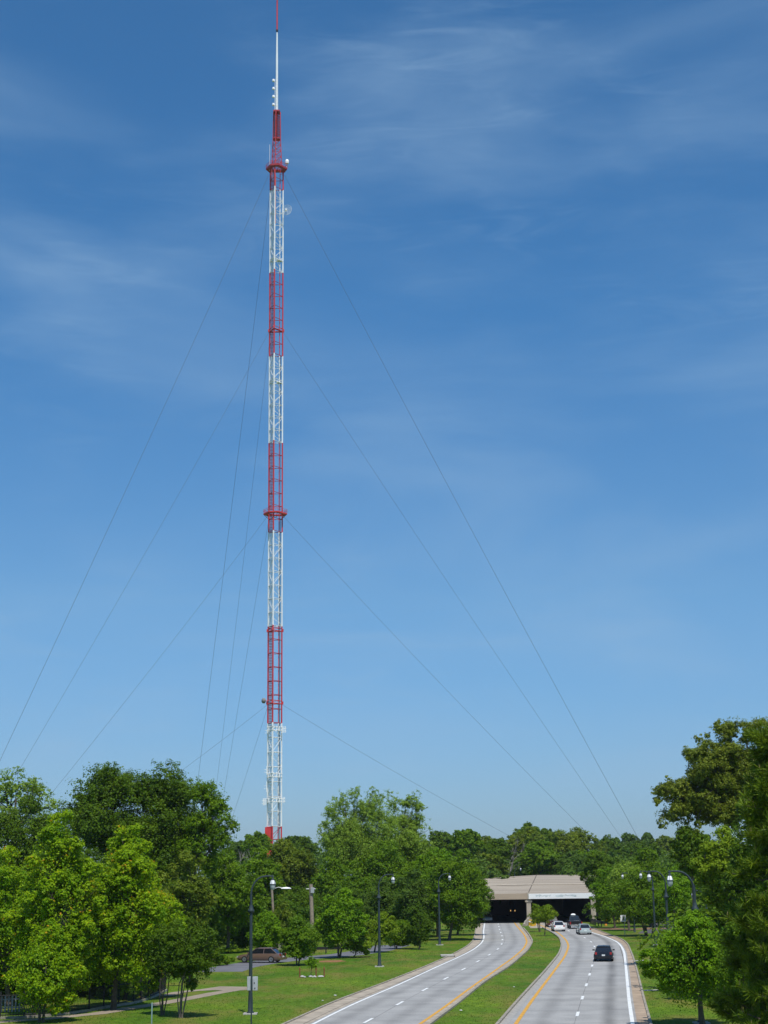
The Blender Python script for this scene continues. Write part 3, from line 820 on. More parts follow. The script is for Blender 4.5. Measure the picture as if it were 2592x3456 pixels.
mb.build('pole_band', brace_white, tower)
MB().tube([(0, 0, zt3), (0, 0, zt3 + .5)], .20, 8).box((0, 0, zt3 + .75), (.72, .72, .5)).build('pole_coupling', black_m, tower)
MB().tube([(0, 0, zt3 + 1.0), (0, 0, ztip)], .25, 10).build('antenna_pole', red, tower, True)
mb = MB(); mb.tube([(-.62, -.2, zt2), (-.62, -.2, Hh(268))], .07, 6)
for py in (272, 300, 327, 353): mb.tube([(-.62, -.2, Hh(py + 8)), (-.35, -.1, Hh(py + 8))], .05, 4)
ap = mb.build('antenna_bracket', white, tower)
for py in (272, 299, 326, 353):
    c = Hh(py)
    MB().lathe((-1.12, -.2, c), [(.05, -.50), (.42, -.42), (.46, -.05), (.38, .3), (.05, .5)], 12).build('antenna_radome', white, ap, True)
MB().tube([(-2.3, .3, Hh(575)), (-2.3, .3, Hh(486))], .07, 6).build('whip_antenna', white, tower)
MB().lathe((3.45, .2, Hh(566)), [(.1, 1.4), (.60, 1.5), (.66, 2.2), (.6, 2.6), (.35, 2.95), (.03, 3.05)], 14).tube([(3.3, .2, ztop - .5), (3.45, .2, ztop + 1.5)], .12, 6).build('radome', white, tower, True)
# grid dish on the right
zc = Hh(714); cx_ = 3.5
mb = MB()
for k in range(1, 8):
    r_ = 1.72 * k / 7; pts = []
    for q in range(21):
        a = 2 * PI * q / 20; pts.append((cx_ + r_ * math.cos(a) * .92, -.9 + .35 * (r_ / 1.7) ** 2 * -1 + r_ * math.cos(a) * -.25, zc + r_ * math.sin(a)))
    mb.tube(pts, .028 if k < 7 else .05, 4, False)
for q in range(10):
    a = 2 * PI * q / 10; r_ = 1.72
    mb.tube([(cx_, -.9, zc), (cx_ + r_ * math.cos(a) * .92, -1.25 - r_ * math.cos(a) * .25, zc + r_ * math.sin(a))], .025, 4)
mb.lathe((cx_ - .25, -1.6, zc - .1), [(.05, -.4), (.38, -.35), (.38, .35), (.05, .4)], 10)
mb.tube([(2.1, .9, zc), (cx_, -.9, zc)], .08, 6)
mb.build('grid_dish', brace_white, tower)
# small grey dish on the left
zc = Hh(2365)
ring = []
d_ = MB()
for (r_, q_) in ((.05, .55), (.45, .45), (.78, .2), (.82, 0), (.82, -.35), (.4, -.5), (.05, -.55)):
    ring.append([(-3.5 - q_ * .6, -.4 - q_ * .75 + math.cos(a) * r_ * .62, zc + math.sin(a) * r_) if False else (-3.35 - q_ * .75 + math.cos(a) * r_ * .62, -.6 - q_ * .62 - math.cos(a) * r_ * .75, zc + math.sin(a) * r_) for a in [2 * PI * k / 14 for k in range(14)]])
d_.loft(ring); dd = d_.build('dish', mat('grey_dish', (.22, .21, .20), .7), tower, True)
MB().tube([(-3.1, -.3, zc), (-2.1, .7, zc)], .12, 6).build('dish_arm', red, dd)
# panel antenna arrays
def panels(py, side, n=3, off=.9, h=2.0):
    z = Hh(py); mb = MB(); x0 = 2.12 * side
    for k in range(n):
        x = x0 + side * (off * .35 + .42 * k); y = -.4 + .5 * k
        mb.box((x, y, z), (.2, .16, h)); 
    mb.tube([(x0, .9, z + .3), (x0 + side * (off + .7), .4, z + .3)], .06, 4); mb.tube([(x0, .9, z - .5), (x0 + side * (off + .7), .4, z - .5)], .06, 4)
    mb.build('panel_antenna_array', white, tower)
panels(2462, 1, 3); panels(2600, -1, 1, .3, 2.6); panels(2655, -1, 1, .3, 3.2); panels(2705, -1, 3, 1.0, 2.1); panels(2700, 1, 3, .5, 1.7); panels(2468, -1, 1, .1, 1.2)
for py in (2465, 2622, 2706):
    z = Hh(py); mb = MB()
    for dz in (0, 1.0):
        for i in range(3):
            a = LEG[i]; b = LEG[(i + 1) % 3]; mb.tube([(a[0] * 1.15, a[1] * 1.15, z + dz), (b[0] * 1.15, b[1] * 1.15, z + dz)], .08, 4)
    for k in range(5): mb.box((-1.6 + .8 * k, -1.9 + abs(k - 2) * .6, z + .5), (.22, .16, 1.5))
    mb.build('antenna_ring', white, tower)
# guy cables: each passes a pixel near the mast and reaches its anchor on the ground
COSF = F / math.cos(PITCH)
def guy(zpy, sx, sy, target, phi):
    """attachment row, offset, second pixel on the cable, compass angle of its anchor"""
    A = Vector((TX + sx, TD + sy, Hh(zpy, sy)))
    r = ray(*target); n = r.cross(A - Vector((0, 0, CAMH)))        # plane through the camera and the cable
    dx, dy = math.cos(R(phi)), math.sin(R(phi))
    # point on ground TX+t*dx, TD+t*dy, z=.4 lying in that plane
    o = Vector((TX, TD, .4 - CAMH)); t = -n.dot(o) / n.dot(Vector((dx, dy, 0)))
    B = Vector((TX + t * dx, TD + t * dy, .4))
    print('guy', zpy, 'radius', round(t, 1))
    pts = []
    for i in range(17):
        f = i / 16; p = A.lerp(B, f); p.z -= 1.6 * 4 * f * (1 - f) * (t / 115.0); pts.append(p - tower.location)
    MB().tube(pts, .044 if zpy < 700 else .033, 5, False).build('guy_cable', wire_m, tower)
    return B
def vv(x, y): return (x * 1.5625, y * 1.5625)
anch = []
anch.append(guy(592, 2.6, 1.2, vv(1377, 1805), -6.5))
guy(1120, 2.2, .9, vv(1345, 1810), -6.5)
guy(1745, 2.7, .9, vv(1270, 1795), -6.5)
anch.append(guy(2378, 2.2, .9, vv(1090, 1790), -6.5))
anch.append(guy(592, -2.6, -.6, vv(0, 1635), 233.5))
guy(1120, -2.2, .4, vv(50, 1640), 233.5)
guy(1745, -2.7, .4, vv(130, 1680), 233.5)
anch.append(guy(2378, -2.2, .9, vv(440, 1620), 233.5))
anch.append(guy(592, -1.6, 1.5, vv(430, 1660), 113.5))
guy(1120, -1.8, 1.2, vv(468, 1690), 113.5)
guy(1745, -2.0, 1.2, vv(485, 1700), 113.5)
anch.append(guy(2378, -2.0, 1.0, vv(503, 1756), 113.5))
for B in anch:
    b = Vector(B) - tower.location
    MB().box((b.x, b.y, .5), (1.6, 1.6, 1.4)).build('anchor_block', conc, tower)

# ------------------------------------------------------------------ street lamps
def lamp_proto():
    root = empty('street_lamp', (0, 0, 0))
    Hp = 8.15
    mb = MB(); mb.lathe((0, 0, 0), [(.24, .0), (.24, .12), (.17, .2), (.15, 1.0), (.13, 1.3), (.115, 3.0), (.095, 6.45)], 14)
    mb.build('pole', pole_m, root, True)
    MB().lathe((0, 0, 6.4), [(.12, 0), (.17, .04), (.22, .10), (.22, .18), (.15, .26), (.13, .4), (.10, .5)], 14).build('collar', pole_m, root, True)
    pts = [(0, 0, 6.8), (0, 0, 7.5)]
    for k in range(1, 10):
        a = (PI / 2) * k / 9; pts.append((.95 * (1 - math.cos(a)), 0, 7.6 + 1.15 * math.sin(a)))
    pts += [(1.25, 0, 8.76), (1.5, 0, 8.72)]
    MB().tube(pts, [.085, .075] + [.06] * 9 + [.05, .04], 10).build('arm', pole_m, root, True)
    lu = MB().lathe((1.42, 0, 0), [(0.022, 8.840), (0.037, 8.798), (0.044, 8.672), (0.074, 8.602), (0.089, 8.532), (0.111, 8.490)], 14).build('luminaire', pole_m, root, True)
    MB().lathe((1.42, 0, 0), [(0.096, 8.518), (0.141, 8.434), (0.181, 8.294), (0.189, 8.252)], 14).build('reflector', refl_m, lu, True)
    mb = MB().lathe((1.42, 0, 0), [(0.194, 8.252), (0.204, 8.231), (0.204, 8.196), (0.185, 8.182)], 14)
    for k in range(6):
        a = 2 * PI * k / 6 + .3
        mb.tube([(1.42 + q * math.cos(a), q * math.sin(a), z) for q, z in ((.104, 8.518), (.148, 8.434), (.194, 8.252))], .012, 4)
    mb.build('cage', pole_m, lu)
    MB().lathe((1.42, 0, 0), [(0.181, 8.196), (0.178, 8.084), (0.148, 7.958), (0.096, 7.888), (0.022, 7.860)], 14).build('globe', glass_l, lu, True)
    MB().box((0, 0, .03), (.9, .9, .1)).build('base_pad', conc, root)
    for o in [lu] + list(lu.children):
        pass
    return root
def copy_tree(o, parent=None):
    c = o.copy(); C.objects.link(c)
    if parent: c.parent = parent
    for ch in list(o.children): copy_tree(ch, c)
    return c
lp = lamp_proto()
lamps = [
 # base pixel or (px, distance), rotation of the arm, height scale, label
 (G(845, 3423), 0, 'dark curved street lamp directly behind the bare metal sign panels on the left verge'),
 (G(1281, 3263), 0, 'dark curved street lamp on the left lawn beside the layered light green tree'),
 (G(1484, 3190), 0, 'dark curved street lamp before the big clustered trees left of the underpass'),
 (None, 180, 'largest curved street lamp on the right, rising from the leafy verge tree'),
 (None, 180, 'second largest curved street lamp on the right, its foot hidden by leaves'),
 (G(2213, 3190), 180, 'dark curved street lamp with its foot in the shaded grass of the right verge'),
]
def base_from(px_at, py_at, d):
    p = P(px_at, py_at, d); return Vector((p.x, d, 0))
def lampdist(dpx, real): return real * F / dpx      # rough distance from a measured length
b3 = base_from(2345, 3048, 97.0); b4 = base_from(2248, 3020, 143.0)
for i, (b, rz, lab) in enumerate(lamps):
    if i == 3: b = b3
    if i == 4: b = b4
    o = lp if i == 0 else copy_tree(lp)
    o.location = b; o.rotation_euler = (0, 0, R(rz)); tag(o, lab, 'street lamp', 'curved street lamps along the parkway')
far = [(2101, 2957, 240, 180, 'small distant street lamp head among the right verge trees, left of the big lamps'),
       (2024, 2977, 290, 180, 'tiny distant street lamp head at the edge of the cedar beside the underpass roof'),
       (1757, 2933, 372, 0, 'tiny lamp with white head above the underpass roof, left of its crease'),
       (1686, 2941, 372, 180, 'tiny lamp with white head above the far left end of the underpass roof'),
       (1872, 2931, 390, 0, 'tiny lamp with white head above the middle of the underpass roof'),
       (2339, 3020, 178, 180, 'small street lamp head seen just left of the largest right lamp pole')]
for (px, py, d, rz, lab) in far:
    o = copy_tree(lp); c = P(px, py, d); s = 1 if rz == 0 else -1
    o.location = (c.x - 1.42 * s, d, c.z - 8.3); o.rotation_euler = (0, 0, R(rz))
    tag(o, lab, 'street lamp', 'curved street lamps along the parkway')
# utility poles
def upole(px_t, py_t, px_b, py_b, d, r, label, lampit):
    a = P(px_t, py_t, d); b = P(px_b, py_b, d)
    k = (0 - a.z) / (b.z - a.z); base = a + (b - a) * k
    root = empty('utility_pole', (base.x, d, 0)); tag(root, label, 'utility pole', 'wooden utility poles')
    o = Vector((base.x, d, 0))
    MB().tube([(0, 0, -.3), a - o], [r * 1.15, r], 10).build('pole', wood_pole, root, True)
    t = a - o
    if lampit:
        arm = MB().tube([t - Vector((0, 0, .35)), t + Vector((.9, 0, -.1)), t + Vector((1.3, 0, -.2))], .05, 6).build('arm', alu, root)
        MB().loft([[(t.x + 1.25 + k2 * .45, y * w, t.z - .28 + z * w) for (y, z) in ((-.28, 0), (-.16, .16), (.16, .16), (.28, 0), (.14, -.1), (-.14, -.1))] for k2, w in ((0, .4), (.5, 1), (1.6, 1.15), (2.4, .8), (2.9, .3))]).build('lamp_head', white, root, True)
    else:
        MB().box((t.x + .22, -.22, t.z - .75), (.45, .4, .7)).tube([t + Vector((-.6, 0, -.6)), t + Vector((.6, 0, -.6))], .06, 6).build('junction_box', alu, root)
upole(917, 2992, 922, 3078, 212, .155, 'thin wooden utility pole with a white cobra lamp, standing among the trees', True)
upole(1049, 2984, 1052.5, 3093, 208, .24, 'thick bare wooden utility pole with a small box at its top', False)

# ------------------------------------------------------------------ signs
def sign_pair():
    d = 98.0
    t = P(849, 3296, d); b = P(849, 3456, d)
    root = empty('traffic_sign', (t.x, d, 0)); tag(root, 'pair of bare grey metal sign panels seen from behind on a dark post', 'sign')
    MB().box((0, 0, t.z / 2 + .02), (.085, .085, t.z + .04)).build('post', pole_m, root)
    o_ = Vector((t.x, d, 0))
    for (x0, x1) in ((834, 848.5), (852, 869.5)):
        a = P(x0, 3296, d) - o_; c = P(x1, 3343, d) - o_
        w = c.x - a.x; h = a.z - c.z
        p = MB().box(((a.x + c.x) / 2, .06, (a.z + c.z) / 2), (w, .02, h)).build('sign_panel', alu, root)
        bv = p.modifiers.new('b', 'BEVEL'); bv.width = .03
    mb = MB()
    for (px, py) in ((858, 3318), (860, 3336)):
        q = P(px, py, d) - o_; mb.box((q.x, .045, q.z), (.06, .01, .09), .3)
    mb.build('peeled_sticker', black_m, root)
sign_pair()
g = G(2109, 3156)
root = empty('traffic_sign', g); tag(root, 'small white sign on a thin post beside the right trees', 'sign')
tz = P(2103, 3086, g.y).z
MB().box((0, 0, tz / 2), (.07, .07, tz)).build('post', alu, root)
MB().box((-.15, -.05, tz - .55), (.75, .02, .9)).build('sign_panel', white, root)
MB().box((-.15, -.066, tz - .55), (.12, .006, .55)).build('sign_arrow', black_m, root)
g = G(511, 3500); 
mk = MB().lathe((0, 0, 0), [(.04, 0), (.04, 1.35), (.02, 1.42)], 8).build('marker_post', mat('pale_green_plastic', (.22, .32, .30)), None, loc=P(512, 3440, 99) - Vector((0, 0, P(512, 3440, 99).z)))
tag(mk, 'thin pale green marker post in the shaded grass at the bottom edge', 'post')

# ------------------------------------------------------------------ vehicles
def car(name, label, loc, rz, Lc, W, H, col, kind='sedan', group=None, coat=.8, pname=None, plate=True):
    root = empty(name, loc, rz); tag(root, label, 'car' if kind != 'pickup' else 'pickup truck', group)
    pm_ = mat(pname, col, .28, 0.0, var=.03, spec=.4, coat=.25 if col[0] < .05 else coat)
    hw = W / 2; bl = H * .62           # belt line
    # stations along x (front = +x): x, bottom z, top z, half width
    if kind == 'sedan': st = [(-.5, .32, .56, .86), (-.485, .26, bl * .93, .94), (-.44, .22, bl * 1.0, .98), (-.30, .2, bl * 1.01, 1), (0, .2, bl, 1), (.24, .2, bl * .96, 1), (.42, .22, bl * .84, .95), (.485, .26, bl * .70, .86), (.5, .34, bl * .56, .74)]
    elif kind == 'pickup': st = [(-.5, .45, bl * .98, .97), (-.49, .42, bl, .99), (-.2, .42, bl, 1), (.15, .42, bl, 1), (.40, .42, bl * .96, .98), (.485, .42, bl * .9, .92), (.5, .5, bl * .8, .88)]
    else: st = [(-.5, .4, bl * .8, .9), (-.49, .34, bl, .96), (-.3, .3, bl * 1.02, 1), (.1, .3, bl, 1), (.32, .3, bl * .96, .99), (.47, .34, bl * .82, .92), (.5, .4, bl * .65, .84)]
    rings = []
    for (fx, zb, zt, w) in st:
        x = fx * Lc; h = hw * w
        rings.append([(x, -h * .90, zb), (x, -h, zb + .12), (x, -h * 1.0, zb + (zt - zb) * .62), (x, -h * .93, zt - .03), (x, -h * .80, zt), (x, h * .80, zt), (x, h * .93, zt - .03), (x, h, zb + (zt - zb) * .62), (x, h, zb + .12), (x, h * .90, zb)])
    body = MB().loft(rings).build('body', pm_, root, True)
    # greenhouse: dark glass volume, roof panel and pillars in body colour
    if kind == 'sedan': gx = (-.42, -.27, .06, .24)
    elif kind == 'pickup': gx = (-.12, -.06, .14, .25)
    else: gx = (-.48, -.40, .10, .27)
    gw0, gw1 = hw * .84, hw * .66
    z0 = bl * .985; z1 = H - .05
    xs = [gx[0] * Lc, gx[1] * Lc, gx[2] * Lc, gx[3] * Lc]
    vs = [(xs[0], -gw0, z0), (xs[3], -gw0, z0 - .03), (xs[3], gw0, z0 - .03), (xs[0], gw0, z0), (xs[1], -gw1, z1), (xs[2], -gw1, z1), (xs[2], gw1, z1), (xs[1], gw1, z1)]
    gl = MB().add(vs, [(0, 1, 5, 4), (1, 2, 6, 5), (2, 3, 7, 6), (3, 0, 4, 7), (4, 5, 6, 7), (3, 2, 1, 0)]).build('windows', carglass, root)
    rx0, rx1 = xs[1] - .06, xs[2] + .06
    rf = MB().loft([[(x, -gw1 * w, z1 - .02), (x, -gw1 * w * .85, z1 + dz), (x, 0, z1 + dz + .02), (x, gw1 * w * .85, z1 + dz), (x, gw1 * w, z1 - .02)] for x, w, dz in ((rx0, .97, .0), (rx0 + .25, 1.03, .045), ((rx0 + rx1) / 2, 1.04, .055), (rx1 - .25, 1.03, .045), (rx1, .97, 0))]).build('roof', pm_, root, True)
    mb = MB()
    for sgn in (-1, 1):
        for (a, b) in ((0, 4), (1, 5)):
            A = Vector(vs[a]); B = Vector(vs[b]); A.y = sgn * gw0 * 1.0; B.y = sgn * gw1 * 1.0
            mb.tube([A, B], .045, 5)
        xm = (xs[1] + xs[2]) / 2 - .05
        mb.tube([(xm, sgn * gw0 * 1.005, z0), (xm, sgn * gw1 * 1.01, z1)], .04, 5)
    mb.build('window_pillar', pm_, root)
    # wheels
    rw_ = .34 if kind == 'sedan' else .39
    for sx in (-.30, .31):
        for sy in (-1, 1):
            y = sy * (hw - .10)
            wh = MB().loft([[(sx * Lc + r_ * math.cos(2 * PI * k / 16), y + dy, rw_ + r_ * math.sin(2 * PI * k / 16)) for k in range(16)] for r_, dy in ((rw_ * .7, -.13), (rw_ * .97, -.12), (rw_, 0), (rw_ * .97, .12), (rw_ * .7, .13))]).build('wheel', tyre, root, True)
            MB().loft([[(sx * Lc + r_ * math.cos(2 * PI * k / 12), y + sy * dy, rw_ + r_ * math.sin(2 * PI * k / 12)) for k in range(12)] for r_, dy in ((rw_ * .62, .11), (rw_ * .60, .145), (rw_ * .2, .13))]).build('rim', rim_m, wh)
    # lights, bumper, plate, mirrors
    xb = -.5 * Lc
    for sy in (-1, 1):
        if kind == 'pickup': MB().box((xb - .005, sy * hw * .90, bl * .74), (.06, .16, .42)).build('tail_light', tail_m, root)
        else: MB().box((xb + .055, sy * hw * .78, bl * .86), (.10, hw * .22, .24)).build('tail_light', tail_m, root)
        MB().box((.49 * Lc, sy * hw * .62, bl * .62), (.10, hw * .36, .15)).build('headlight', mat('headlight_glass', (.6, .6, .58), .15, spec=.7), root)
        MB().loft([[(gx[3] * Lc - .18 + q, sy * (gw0 + .04) , z0 + .02), (gx[3] * Lc - .18 + q, sy * (hw + .17), z0 + .02), (gx[3] * Lc - .18 + q, sy * (hw + .17), z0 + .17), (gx[3] * Lc - .18 + q, sy * (gw0 + .10), z0 + .12)] for q in (0, .12)]).build('mirror', pm_ if kind == 'sedan' else black_m, root)
    chrome = mat('chrome', (.6, .6, .6), .15, .9)
    if kind == 'pickup': MB().box((xb - .08, 0, .55), (.18, W * .92, .2)).build('bumper', chrome, root)
    else: MB().box((xb - .02, 0, .42), (.16, W * .88, .24)).build('bumper', pm_, root)
    if plate: MB().box((xb - (.12 if kind == 'pickup' else .02), 0, bl * .66 if kind != 'pickup' else .58), (.06, .32, .16)).build('licence_plate', mat('plate_white', (.7, .72, .7), .4), root)
    return root
def heading(l, y):
    return math.atan2(10.0, at(l, y + 5) - at(l, y - 5))
g = G(2049, 3246)
car('car', 'black sedan driving alone nearest the camera on the right carriageway', (g.x, g.y + 2.4, .02), heading(RD, g.y + 3), 4.7, 1.90, 1.47, (.010, .010, .013), 'sedan', 'cars on the right carriageway', pname='black_car_paint')
g = G(1977, 3155)
car('car', 'pale silver blue sedan in the outer lane ahead of the black one', (g.x, g.y + 2.3, .02), heading(RW, g.y + 3), 4.7, 1.80, 1.45, (.40, .47, .47), 'sedan', 'cars on the right carriageway', pname='silver_blue_paint')
g = G(1889.5, 3144)
car('car', 'white sedan in the inner lane near the small median tree', (g.x, g.y + 2.3, .02), heading(RY, g.y + 3), 4.7, 1.80, 1.46, (.78, .77, .75), 'sedan', 'cars on the right carriageway', pname='white_car_paint')
g = G(1946, 3135)
car('pickup_truck', 'black pickup truck with chrome rear bumper and a white bundle on its roof', (g.x, g.y + 2.6, .02), heading(RW, g.y + 3), 5.3, 1.98, 1.9, (.012, .012, .014), 'pickup', 'cars on the right carriageway', pname='black_truck_paint')
tk = (g.x, g.y + 3.0)
g2 = G(1868, 3129)
car('suv', 'dark red car entering the right mouth just left of the white sedan', (g2.x, g2.y + 2.3, .02), heading(RY, g2.y), 4.5, 1.80, 1.6, (.10, .012, .018), 'suv', 'cars on the right carriageway', pname='dark_red_paint_car')
bd = MB().lathe((0, 0, 0), [(.1, 0), (.35, .05), (.42, .2), (.3, .42), (.08, .5)], 9).build('cargo_bundle', mat('white_sheet', (.8, .8, .78), .8), None, True, loc=(tk[0] - .1, tk[1] + .2, 1.93))
bd.scale = (1, .8, .7); tag(bd, 'small white bundle tied on the roof of the black pickup', 'bundle')
g = P(1600 + 200 / 2.552, 2850 + 672 / 2.552, YT + 6)
car('van', 'silver vehicle with dim front in the shade of the left mouth, coming towards us', (at(LD, YT + 8) - 1.9, YT + 9, .02), -PI / 2, 4.6, 1.85, 1.7, (.50, .52, .53), 'suv', None, pname='silver_van_paint')
g = G(872, 3251)
car('parked_car', 'brown car parked on the side street under the left trees', (g.x + .2, g.y + 1.4, .02), PI - .42 + .1, 4.9, 1.85, 1.48, (.15, .095, .065), 'sedan', None, pname='brown_car_paint')
for (px, py, col, nm, rz, lab) in [(2300, 3052, (.75, .75, .75), 'far_white_paint', 1.3, 'white car far up the right side street, mostly behind leaves'), (2317, 3050, (.05, .05, .06), 'far_dark_paint', 1.3, 'dark car far up the right side street between leaves')]:
    g = G(px, py + 8)
    car('parked_car', lab, (g.x, g.y, .02), rz, 4.5, 1.8, 1.5, col, 'suv', 'cars on the right side street', pname=nm)

# ------------------------------------------------------------------ roadside furniture
def guardrail(name, label, pts, m, h=.75, th=.32):
    root = empty(name, G(*pts[0])); tag(root, label, 'guardrail')
    g = [G(*p) - root.location for p in pts]
    rings = []
    for i, p in enumerate(g):
        t = g[min(i + 1, len(g) - 1)] - g[max(i - 1, 0)]; nn = Vector((-t.y, t.x, 0)).normalized()
        rings.append([p + nn * a + Vector((0, 0, z)) for a, z in ((0, h), (.05, h - .08), (0, h - .16), (.05, h - .24), (0, h - th), (-.05, h - th), (-.05, h))])
    MB().loft(rings).build('rail', m, root)
    n = 0
    for i in range(len(g) - 1):
        L_ = (g[i + 1] - g[i]).length; k = max(1, round(L_ / 2.5))
        for q in range(k):
            p = g[i].lerp(g[i + 1], q / k); MB().box((p.x, p.y, h / 2), (.14, .14, h), 0).build('post', m, root)
guardrail('guardrail', 'black guardrail along the left side street behind the trees', [(1060, 3219), (1100, 3218), (1140, 3217), (1172, 3217)], iron)
guardrail('guardrail', 'dark guardrail curving away right of the underpass mouth', [(1992, 3116), (2010, 3124), (2030, 3128), (2055, 3129)], iron, .95, .42)
g = G(2045, 3124)
hy = MB().lathe((0, 0, 0), [(.18, 0), (.18, .1), (.13, .15), (.13, .6), (.17, .62), (.17, .68), (.12, .8), (.03, .88)], 12).tube([(-.25, 0, .5), (.25, 0, .5)], .07, 8).build('hydrant', mat('orange_paint', (.65, .25, .02), .5), None, loc=(g.x, g.y, 0)); hy.scale = (1.3, 1.3, 1.3)
tag(hy, 'orange hydrant standing before the dark guardrail', 'hydrant')
# median nose: low wall and yellow crash drums
g = G(*z4(430, 705)); w_ = empty('barrier_wall', (g.x, g.y, 0)); tag(w_, 'short stained concrete barrier running from the median nose to the pier', 'barrier')
a = Vector((0, 0, 0)); b = Vector((xc - g.x, Yf - 1.2 - g.y, 0))
t = (b - a).normalized(); nn = Vector((-t.y, t.x, 0))
MB().loft([[p + nn * x + Vector((0, 0, z)) for x, z in ((-.35, 0), (-.2, .35), (-.12, hh), (.12, hh), (.2, .35), (.35, 0))] for p, hh in ((a, .36), (a.lerp(b, .25), .8), (b, 1.0))]).build('barrier_body', kerbm, w_)
drum_y = mat('yellow_plastic', (.68, .42, .02), .45); 
for i, (px, py, lab) in enumerate([(1790, 3124, 'left yellow crash drum by the median pier'), (1797, 3126, 'middle yellow crash drum by the median pier'), (1803, 3124, 'right yellow crash drum by the median pier')]):
    g = G(px, py)
    dr = empty('crash_drum', (g.x, g.y, 0)); tag(dr, lab, 'crash drum', 'yellow crash drums before the pier')
    MB().lathe((0, 0, 0), [(.33, 0), (.34, .05), (.32, .45), (.34, .5), (.30, .95), (.05, 1.0)], 12).build('drum_body', drum_y, dr, True)
    MB().lathe((0, 0, 0), [(.335, .60), (.34, .62), (.325, .78), (.30, .80)], 12).build('reflective_band', white, dr)
for (px, py, sz, lab) in [(1131, 3362, .16, 'white scrap of litter on the left lawn near the kerb'), (1089, 3380, .10, 'small pale scrap of litter low on the left lawn'), (1556, 3413, .16, 'white scrap of litter at the left edge of the median grass'), (1735, 3333, .13, 'white scrap of litter in the middle of the median grass')]:
    g = G(px, py); rl = random.Random(px)
    o = MB().loft([[(r_ * math.cos(a_) * rl.uniform(.7, 1.3), r_ * math.sin(a_) * rl.uniform(.7, 1.3), z_ + rl.uniform(-.01, .02)) for a_ in [2 * PI * q_ / 7 for q_ in range(7)]] for r_, z_ in ((sz * .55, .01), (sz * .7, .04), (sz * .3, .07))]).build('litter', mat('grubby_paper', (.50, .49, .46), .9), None, loc=(g.x, g.y, .02))
    tag(o, lab, 'litter', 'scraps of litter')
# storm drain on the left kerb
g = G(*z2(1283, 1303)); 
sdn = empty('storm_drain', (g.x - .3, g.y, 0)); tag(sdn, 'concrete storm drain with a dark opening in the left kerb', 'storm drain')
MB().box((0, 0, .12), (1.4, 2.4, .14)).build('cover', conc, sdn); MB().box((.55, -.4, .06), (.5, 1.2, .1)).build('inlet', black_m, sdn)
# iron fence at the left
fpts = [(-40, 3445), (0, 3440), (80, 3437), (150, 3432), (230, 3424), (300, 3414), (350, 3404), (400, 3396), (450, 3388), (500, 3374), (535, 3358), (560, 3345)]
g0 = G(*fpts[0]); fr_ = empty('iron_fence', g0); tag(fr_, 'black iron picket fence on a low kerb behind the footpath at lower left', 'fence')
gp = [G(*p) - g0 for p in fpts]
rails = MB(); pk = MB(); kb = MB()
for z in (.25, 1.45): rails.tube([p + Vector((0, 0, z)) for p in gp], .035, 4)
rings = []
for i, p in enumerate(gp):
    t = gp[min(i + 1, len(gp) - 1)] - gp[max(i - 1, 0)]; nn = Vector((-t.y, t.x, 0)).normalized()
    rings.append([p + nn * a + Vector((0, 0, z)) for a, z in ((-.12, 0), (-.12, .16), (.12, .16), (.12, 0))])
kb.loft(rings)
for i in range(len(gp) - 1):
    L_ = (gp[i + 1] - gp[i]).length; k = max(1, int(L_ / .16))
    for q in range(k):
        p = gp[i].lerp(gp[i + 1], q / k); pk.box((p.x, p.y, .82), (.022, .022, 1.5))
rails.build('rail', iron, fr_); pk.build('picket', iron, fr_)['kind'] = 'stuff'; kb.build('kerb', kerbm, fr_)
tot = 0
for i in range(len(gp) - 1):
    k = max(1, round((gp[i + 1] - gp[i]).length / 2.4))
    for q in range(k):
        p = gp[i].lerp(gp[i + 1], q / k); MB().box((p.x, p.y, .85), (.09, .09, 1.7)).build('post', iron, fr_)
# white picket fence glimpsed beyond it, and another by the brown car
def picket(name, label, a, b, h, m, sp=.16):
    a = G(*a); b = G(*b); root = empty(name, a); tag(root, label, 'fence'); v = b - a; n = int(v.length / sp)
    mb = MB()
    for i in range(n): 
        p = v * (i / n); mb.box((p.x, p.y, h / 2), (.09, .03, h))
    mb.build('picket', m, root)['kind'] = 'stuff'
    MB().tube([Vector((0, .04, h * .75)), v + Vector((0, .04, h * .75))], .04, 4).tube([Vector((0, .04, h * .25)), v + Vector((0, .04, h * .25))], .04, 4).build('rail', m, root)
picket('picket_fence', 'white picket fence glimpsed through the lowest leaves at far left', (-20, 3418), (76, 3414), 1.1, mat('dull_white_wood', (.30, .30, .31), .8), .22)
picket('picket_fence', 'weathered pale picket fence behind the brown car', (905, 3222), (968, 3219), 1.5, mat('weathered_pale_wood', (.34, .31, .28), .9), .2)
